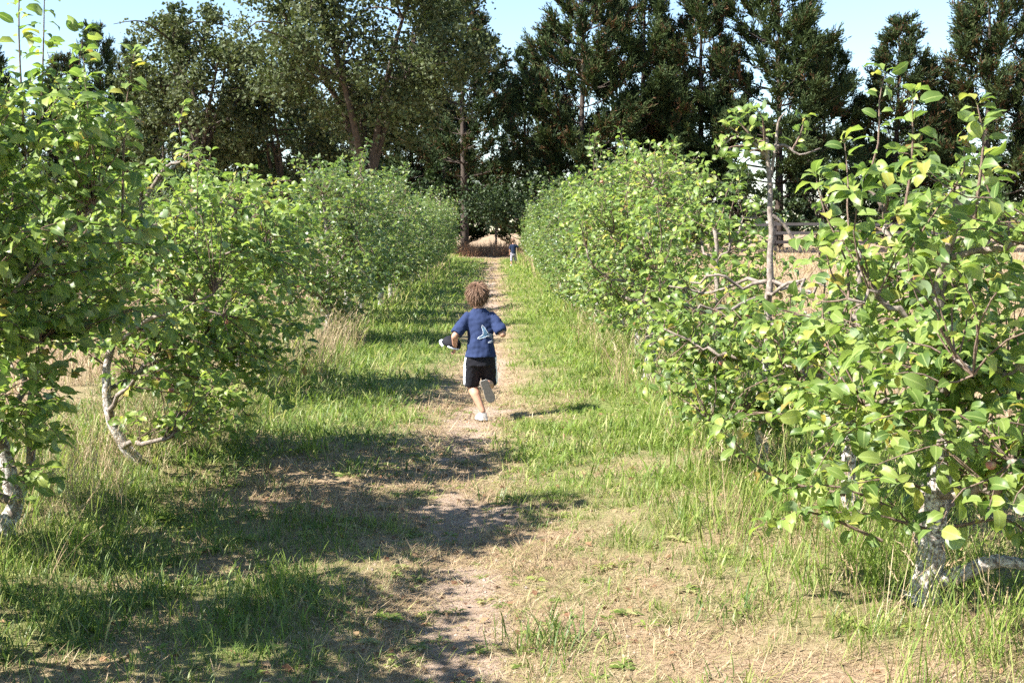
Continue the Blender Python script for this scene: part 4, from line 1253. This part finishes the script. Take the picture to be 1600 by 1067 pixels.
# --- far child by the right row
kid = thing('person', 'small distant child in dark blue top at the far end of the path', 'person', (0.90, 56.0, float(ground_z(0.9, 56.0))))
HC = A(-0.02, 0.03, 1.09)
b = MB(); head(b, HC, 0.98)
capsule(b, A(0, 0, 0.92), A(-0.015, 0.02, 1.02), 0.045, 0.04)
loft(b, [(A(0, 0, 0.54), 0.085, 0.07, (0, 0, 1)), (A(0, 0, 0.75), 0.09, 0.068, (0, 0, 1)), (A(0, 0, 0.88), 0.10, 0.066, (0, 0, 1)), (A(0, 0, 0.94), 0.06, 0.05, (0, 0, 1))])
KL, KR = (A(-0.11, 0, 0.90), A(-0.16, 0.01, 0.72), A(-0.15, 0.05, 0.56)), (A(0.11, 0, 0.90), A(0.22, 0.02, 0.80), A(0.34, 0.06, 0.76))
for (s, e, w), hd in ((KL, A(0, 0.3, -1)), (KR, A(1, 0.2, -0.1))):
    capsule(b, s, e, 0.035, 0.029); capsule(b, e, w, 0.03, 0.021); hand(b, w, hd, A(0, -0.6, -0.6), 1.0, 0.5)
KLL = (A(-0.06, 0, 0.56), A(-0.075, -0.01, 0.30), A(-0.085, -0.03, 0.08)); KRL = (A(0.06, 0, 0.56), A(0.085, 0.05, 0.31), A(0.12, 0.08, 0.08))
for h, k, a in (KLL, KRL):
    capsule(b, h, k, 0.064, 0.045); capsule(b, k, a, 0.045, 0.026); capsule(b, a, a + A(0, 0.06, -0.045), 0.026, 0.02)
fuse(b, 'body', SKIN, kid, 0.012, 2)
hair_mesh(kid, HC, 1.0, 8, 500); eyes(kid, HC, 0.98)
b = MB()
loft(b, [(A(0, 0, 0.55), 0.118, 0.092, (0, 0, 1)), (A(0, 0, 0.75), 0.112, 0.086, (0, 0, 1)), (A(0, 0, 0.87), 0.122, 0.080, (0, 0, 1)), (A(0, 0, 0.93), 0.09, 0.062, (0, 0, 1)), (A(0, 0, 0.955), 0.055, 0.05, (0, 0, 1))], 20)
for s, e, w in (KL, KR):
    d = e - s; loft(b, [(s - d * 0.15, 0.04, 0.04, d), (s, 0.053, 0.053, d), (s + d * 0.9, 0.05, 0.05, d)], 14)
fuse(b, 'shirt', NIGHT, kid, 0.009, 3)
b = MB()
loft(b, [(A(0, 0, 0.46), 0.112, 0.086, (0, 0, 1)), (A(0, 0, 0.60), 0.105, 0.082, (0, 0, 1))], 20)
for h, k, a in (KLL, KRL):
    d = k - h; loft(b, [(h - d * 0.1, 0.072, 0.072, d), (k, 0.062, 0.062, d), (k + (a - k) * 0.35, 0.06, 0.06, a - k)], 16)
fuse(b, 'trousers', GREYPANT, kid, 0.009, 3)
shoe(kid, KLL[2] + A(0, 0, -0.015), A(-0.1, 1, 0), A(0, 0, 1)); shoe(kid, KRL[2] + A(0, 0, -0.015), A(0.15, 1, 0), A(0, 0, 1))

# ------------------------------------------------------------------ grass
def blade(mb, base, az, lean, L, w, bend, g, nseg=3, rnd=None, head_=0.0):
    t = np.linspace(0, 1, nseg + 1)
    th = lean + bend * t
    dx = np.concatenate([[0], np.cumsum(np.sin((th[1:] + th[:-1]) / 2)) / nseg]) * L
    dz = np.concatenate([[0], np.cumsum(np.cos((th[1:] + th[:-1]) / 2)) / nseg]) * L
    d = np.array([math.cos(az), math.sin(az)]); s = np.array([-d[1], d[0]])
    ww = w * 0.5 * np.array([0.8] + [1.0] * (nseg - 1) + [0.0]) * (1 - 0.35 * t)
    V = []
    for k in range(nseg + 1):
        c = np.array([base[0] + d[0] * dx[k], base[1] + d[1] * dx[k], dz[k]])
        if k < nseg:
            V += [c + np.array([s[0], s[1], 0]) * ww[k], c - np.array([s[0], s[1], 0]) * ww[k]]
        else:
            V.append(c)
    Tt = []
    for k in range(nseg - 1):
        a = 2 * k; Tt += [(a, a + 1, a + 3), (a, a + 3, a + 2)]
    a = 2 * (nseg - 1); Tt.append((a, a + 1, a + 2))
    mb.add(V, Tt, None, g.random() * 0.35 if rnd is None else rnd)
    if head_:
        tip = np.array(V[-1]); dirv = np.array([d[0] * math.sin(th[-1]), d[1] * math.sin(th[-1]), math.cos(th[-1])])
        for k in range(10):
            f = k / 10; o_ = g.standard_normal(3) * 0.35
            p0 = tip - dirv * head_ * (1 - f) ; q = p0 + (dirv + o_) * head_ * 0.22
            sd = nrm(np.cross(dirv, g.standard_normal(3))) * head_ * 0.035
            mb.add([p0 - sd, p0 + sd, q], [(0, 1, 2)], None, 0.5)

GRASS_MATS = [GRASS, GRASS_DARK, STRAW, BROWNGRASS]
tufts = []
def tuft(kind, seed, lod):
    """one tuft shape; lod 0 near .. 2 far: fewer, wider blades"""
    g = np.random.default_rng(seed); b = MB()
    sg = (3, 2, 2)[lod]; q = (0.67, 0.5, 0.4)[lod]; wf = (1.15, 1.75, 2.7)[lod]
    az = lambda: g.uniform(0, 6.28)
    if kind == 'short':
        for k in range(int(15 * q)): blade(b, g.normal(0, 0.036, 2), az(), g.uniform(0, 0.6), g.uniform(0.03, 0.085), wf * g.uniform(0.0025, 0.0045), g.uniform(0.1, 1.1), g, 2)
        m_ = 0
    elif kind == 'mid':
        for k in range(int(15 * q)): blade(b, g.normal(0, 0.042, 2), az(), g.uniform(0, 0.5), g.uniform(0.07, 0.18), wf * g.choice([0.003, 0.004, 0.0045, 0.0075]), g.uniform(0.2, 1.6), g, sg)
        m_ = 0
    elif kind == 'deep':
        for k in range(int(16 * q)): blade(b, g.normal(0, 0.045, 2), az(), g.uniform(0, 0.7), g.uniform(0.05, 0.15), wf * g.uniform(0.003, 0.006), g.uniform(0.3, 1.5), g, sg)
        m_ = 1
    elif kind == 'dry':
        for k in range(int(15 * q)): blade(b, g.normal(0, 0.05, 2), az(), g.uniform(0.5, 1.45), g.uniform(0.04, 0.12), wf * g.uniform(0.002, 0.0038), g.uniform(-0.2, 0.5), g, 2)
        m_ = 2
    elif kind == 'litter':
        for k in range(int(14 * q)): blade(b, g.normal(0, 0.06, 2), az(), g.uniform(1.25, 1.5), g.uniform(0.04, 0.15), wf * g.uniform(0.002, 0.004), g.uniform(0.0, 0.12), g, 2)
        m_ = 2
    elif kind == 'gold':
        for k in range(int(6 * q) + 1): blade(b, g.normal(0, 0.05, 2), az(), g.uniform(0, 0.3), g.uniform(0.22, 0.52), 0.0026 * wf, g.uniform(0.1, 0.8), g, sg, None, g.uniform(0.05, 0.10))
        for k in range(int(7 * q)): blade(b, g.normal(0, 0.05, 2), az(), g.uniform(0, 0.5), g.uniform(0.10, 0.28), 0.0034 * wf, g.uniform(0.3, 1.4), g, sg)
        m_ = 2
    elif kind == 'tall':
        for k in range(int(12 * q)): blade(b, g.normal(0, 0.05, 2), az(), g.uniform(0, 0.35), g.uniform(0.15, 0.38), wf * g.uniform(0.003, 0.005), g.uniform(0.2, 1.3), g, sg, None, g.uniform(0.04, 0.07) if k % 5 == 0 and lod == 0 else 0)
        m_ = 0
    elif kind == 'weed':
        for k in range(9):
            a = k * 2.4; L = g.uniform(0.04, 0.08)
            tv, tt, tm = LEAF_LOW[0]
            D = np.array([[math.cos(a), math.sin(a), g.uniform(0.15, 0.7)]]); P0 = np.zeros((1, 3)) + [0, 0, 0.005]
            X, Y, Z = leaf_frames(P0, D, g, 1.0, 0.15)
            scatter_template(b, tv * np.array([0.6, 1, 1]), tt, P0, X, Y, Z, np.array([L]), np.array([g.random() * 0.3]))
        m_ = 0
    elif kind == 'rust':
        for k in range(10): blade(b, g.normal(0, 0.14, 2), az(), g.uniform(0, 0.5), g.uniform(0.4, 0.9), 0.02, g.uniform(0.1, 0.9), g, 2)
        m_ = 3
    tufts.append((np.concatenate(b.v), np.concatenate(b.t), np.concatenate(b.a), m_))
KI = {}
for lod in range(3):
    for kind, n in (('short', 4), ('mid', 5), ('deep', 5), ('dry', 5), ('litter', 4), ('gold', 4), ('tall', 4), ('weed', 2), ('rust', 3)):
        KI[kind, lod] = []
        for k in range(n):
            KI[kind, lod].append(len(tufts)); tuft(kind, 900 + len(tufts), lod)

gp, gi, gs = [], [], []
def zone(x0, x1, y0, y1, dens_, sc, lod):
    pick = lambda kind, n: rng.choice(KI[kind, lod], n)
    n = int((x1 - x0) * (y1 - y0) * dens_)
    x = rng.uniform(x0, x1, n); y = rng.uniform(y0, y1, n)
    vis = np.abs(x - 0.015 * y) < 0.42 * y + 0.9       # the wedge of ground in view, with a margin
    x, y = x[vis], y[vis]; n = len(x)
    gf = green_f(x, y); bf = bare_f(x, y); ff = field_f(x)
    rowd = np.minimum(np.abs(x - ROW_R) / 0.65, np.abs(x - ROW_L) / 0.65)
    kind = np.full(n, -1)
    u = rng.random(n); v = rng.random(n)
    green = u < gf * 1.1
    tall_here = np.clip(1.1 - rowd, 0, 1) * (0.42 + 0.28 * sstep(6, 9, y))
    leftside = x < path_x(y)
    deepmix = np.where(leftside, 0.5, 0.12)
    lush = sstep(0.5, 0.85, gf)
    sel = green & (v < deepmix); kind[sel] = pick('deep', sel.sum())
    sel = green & (v >= deepmix) & (v < deepmix + (1 - deepmix) * (0.2 + 0.5 * lush)); kind[sel] = pick('mid', sel.sum())
    sel = green & (kind < 0); kind[sel] = pick('short', sel.sum())
    sel = green & (rng.random(n) < 0.05); kind[sel] = pick('weed', sel.sum())
    sel = ~green & (v < 0.55); kind[sel] = pick('dry', sel.sum())
    sel = ~green & (v >= 0.55); kind[sel] = pick('litter', sel.sum())
    tl = rng.random(n)
    sel = tl < tall_here * 0.40; kind[sel] = pick('tall', sel.sum())
    sel = (tl > 1 - tall_here * (0.06 + 0.10 * sstep(6, 9, y))); kind[sel] = pick('gold', sel.sum())
    sel = (ff > 0.5) & (rng.random(n) < 0.6); kind[sel] = pick('gold', sel.sum())
    drop = rng.random(n) < np.clip(bf * 1.05, 0, 0.85)
    drop |= (fbm(x + 70, y + 33, 0.35) < 0.35) & (rng.random(n) < 0.55) & (np.abs(x) < 1.5)
    drop |= (np.hypot((x + 2.3) / 0.5, (y - 8.0) / 0.7) < 1) & (rng.random(n) < 0.25)
    tallk = np.isin(kind, KI['tall', lod] + KI['gold', lod]) & (np.hypot((x + 2.25) / 0.75, (y - 7.7) / 1.0) < 1)
    kind[tallk] = pick('short', tallk.sum())
    k = ~drop
    gp.append(np.stack([x[k], y[k], ground_z(x[k], y[k]) - 0.004], -1)); gi.append(kind[k])
    sx = sc * rng.uniform(0.65, 1.25, k.sum()) * (0.65 + 0.6 * fbm(x[k] + 5, y[k] + 8, 0.7))
    worn = 0.62 + 0.38 * sstep(0.35, 1.25, np.abs(x[k] - path_x(y[k]) - 0.1))
    worn = worn * (1 - 0.45 * sstep(1.3, 0.6, np.hypot((x[k] - 0.55) / 0.9, (y[k] - 11.2) / 1.0)))
    worn = np.where(np.isin(kind[k], KI['dry', lod] + KI['litter', lod]), 1.0, worn)
    gs.append(np.stack([sx * (0.4 + 0.6 * worn), sx * worn / max(1.0, sc ** 0.6)], -1))
zone(-3.2, 3.0, 3.8, 8.0, 390, 1.04, 0)
zone(-3.9, 3.4, 8.0, 13.0, 235, 1.2, 1)
zone(-4.4, 3.8, 13.0, 22.0, 120, 1.45, 1)
zone(-5.2, 4.6, 22.0, 40.0, 46, 2.1, 2)
zone(-5.2, 4.6, 40.0, 72.0, 24, 2.7, 2)
zone(-13.0, -4.2, 10.0, 30.0, 16, 1.9, 2)
zone(3.8, 13.0, 10.0, 30.0, 16, 1.9, 2)
zone(-30, -5.0, 30.0, 80.0, 2.6, 3.0, 2)
zone(4.5, 30, 30.0, 80.0, 2.6, 3.0, 2)
# pale standing grass in the gap of the left row
n = 420
x = rng.uniform(-3.3, -1.75, n); y = rng.uniform(12.6, 18.2, n)
gp.append(np.stack([x, y, ground_z(x, y)], -1)); gi.append(rng.choice(KI['gold', 1], n)); sz = rng.uniform(0.8, 1.3, n); gs.append(np.stack([sz, sz], -1))
n = 260
x = rng.normal(-2.55, 0.3, n); y = rng.uniform(6.8, 12.6, n)
gp.append(np.stack([x, y, ground_z(x, y)], -1)); gi.append(rng.choice(KI['gold', 0], n)); sz = rng.uniform(0.7, 1.1, n); gs.append(np.stack([sz, sz], -1))
# trodden straw and fallen leaves along the track
n = 5200
y = 3.9 + 8.5 * rng.random(n) ** 1.4; x = path_x(y) + rng.normal(0, 0.42, n)
kd = np.where(rng.random(n) < 0.3, rng.choice(KI['dry', 0], n), rng.choice(KI['litter', 0], n))
kd = np.where(rng.random(n) < 0.05, rng.choice(KI['weed', 0], n), kd)
keep = rng.random(n) > 0.75 * bare_f(x, y)
gp.append(np.stack([x, y, ground_z(x, y) - 0.002], -1)[keep]); gi.append(kd[keep]); sz = rng.uniform(0.4, 1.0, n)[keep]; gs.append(np.stack([sz, sz * 0.8], -1))
n = 2200   # rusty dry bank at the end of the path
x = rng.uniform(-9, 9, n); y = rng.uniform(74, 88, n)
gp.append(np.stack([x, y, x * 0], -1)); gi.append(np.where(rng.random(n) < 0.12, rng.choice(KI['gold', 2], n), rng.choice(KI['rust', 0], n))); sz = rng.uniform(0.5, 1.5, n) * 0.85 * (0.5 + fbm(x, y, 3.0)); gs.append(np.stack([sz, sz], -1))
gp = np.concatenate(gp); gi = np.concatenate(gi); gs = np.concatenate(gs)
b = MB()
for k, (tv, tt, ta, m_) in enumerate(tufts):
    s_ = np.where(gi == k)[0]
    if not len(s_): continue
    N = len(s_); an = rng.uniform(0, 6.28, N); c_, q_ = np.cos(an), np.sin(an)
    vx = tv[None, :, 0] * c_[:, None] - tv[None, :, 1] * q_[:, None]
    vy = tv[None, :, 0] * q_[:, None] + tv[None, :, 1] * c_[:, None]
    vz = np.broadcast_to(tv[None, :, 2], vx.shape)
    tx, ty = rng.normal(0, 0.14, N)[:, None], rng.normal(0, 0.14, N)[:, None]
    V = np.stack([(vx + vz * tx) * gs[s_, 0:1] + gp[s_, 0:1], (vy + vz * ty) * gs[s_, 0:1] + gp[s_, 1:2], vz * gs[s_, 1:2] + gp[s_, 2:3]], -1)
    Tt = (tt[None] + (np.arange(N) * len(tv))[:, None, None]).reshape(-1, 3)
    rn = (0.64 * rng.random(N)[:, None] + ta[None]) % 1.0
    b.add(V.reshape(-1, 3), Tt, None, rn.ravel(), None, m_)
grass = link('grass', b.mesh('grass', GRASS_MATS))
tag(grass, 'short green and straw coloured grass over the orchard floor', 'grass', kind='stuff')

# ------------------------------------------------------------------ clumps one can point at
def clump(label, x, y, n, h, mat, seed, spread=0.06, wide=0.007):
    g = np.random.default_rng(seed); b = MB()
    for k in range(n):
        blade(b, g.normal(0, spread, 2), g.uniform(0, 6.28), g.uniform(0, 0.6), h * g.uniform(0.5, 1.1), g.uniform(0.6, 1.1) * wide, g.uniform(0.2, 1.2), g, 4, g.random())
    return tag(link('grass_clump', b.mesh('grass_clump', mat), None, (x, y, float(ground_z(x, y)) - 0.004)), label, 'grass clump', 'single grass clumps')
clump('upright bright green grass clump left of the path at the shadow edge', -1.28, 8.95, 60, 0.30, GRASS, 1, 0.07)
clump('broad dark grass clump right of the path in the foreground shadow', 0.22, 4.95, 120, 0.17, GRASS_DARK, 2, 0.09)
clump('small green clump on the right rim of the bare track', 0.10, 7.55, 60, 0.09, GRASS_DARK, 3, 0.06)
clump('bushy green clump left of the track in the foreground shade', -0.95, 5.6, 110, 0.16, GRASS, 4, 0.14)
clump('low green clump at the edge of the running child\'s shadow', 0.16, 10.55, 80, 0.08, GRASS, 5, 0.10)

# ------------------------------------------------------------------ fallen leaves and small stones on the floor
g = np.random.default_rng(71)
n = 700
y = 3.9 + 8.0 * g.random(n) ** 1.3; x = -0.2 + g.normal(0, 1.0, n)
P = np.stack([x, y, ground_z(x, y) + 0.012], -1)
D = g.standard_normal((n, 3)) * np.array([1, 1, 0.15]); X, Y, Z = leaf_frames(P, D, g, 1.0, 0.45)
b = MB(); scatter_template(b, LEAF_LOW[0][0], LEAF_LOW[0][1], P, X, Y, Z, g.uniform(0.02, 0.055, n), g.random(n))
tag(link('leaf_litter', b.mesh('leaf_litter', BROWNGRASS)), 'brown fallen leaves scattered over the track and verges', 'leaves', kind='stuff')
OCT = np.array([(1, 0, 0), (0, 1, 0), (-1, 0, 0), (0, -1, 0), (0, 0, 0.7), (0, 0, -0.7)], float)
OT = [(0, 1, 4), (1, 2, 4), (2, 3, 4), (3, 0, 4), (1, 0, 5), (2, 1, 5), (3, 2, 5), (0, 3, 5)]
n = 900
y = 3.9 + 9.0 * g.random(n) ** 1.3; x = path_x(y) + g.normal(0, 0.28, n)
P = np.stack([x, y, ground_z(x, y) + 0.001], -1)
X, Y, Z = leaf_frames(P, g.standard_normal((n, 3)), g, 0.3, 0.9)
b = MB(); scatter_template(b, OCT, OT, P, X, Y * g.uniform(0.6, 1.4, (n, 1)), Z, g.uniform(0.003, 0.012, n), g.random(n))
tag(link('gravel', b.mesh('gravel', plain_mat('grit', (0.34, 0.27, 0.22), 0.95, 0.1, 0.4, 30), False)), 'loose grit and clods on the worn track', 'grit', kind='stuff')
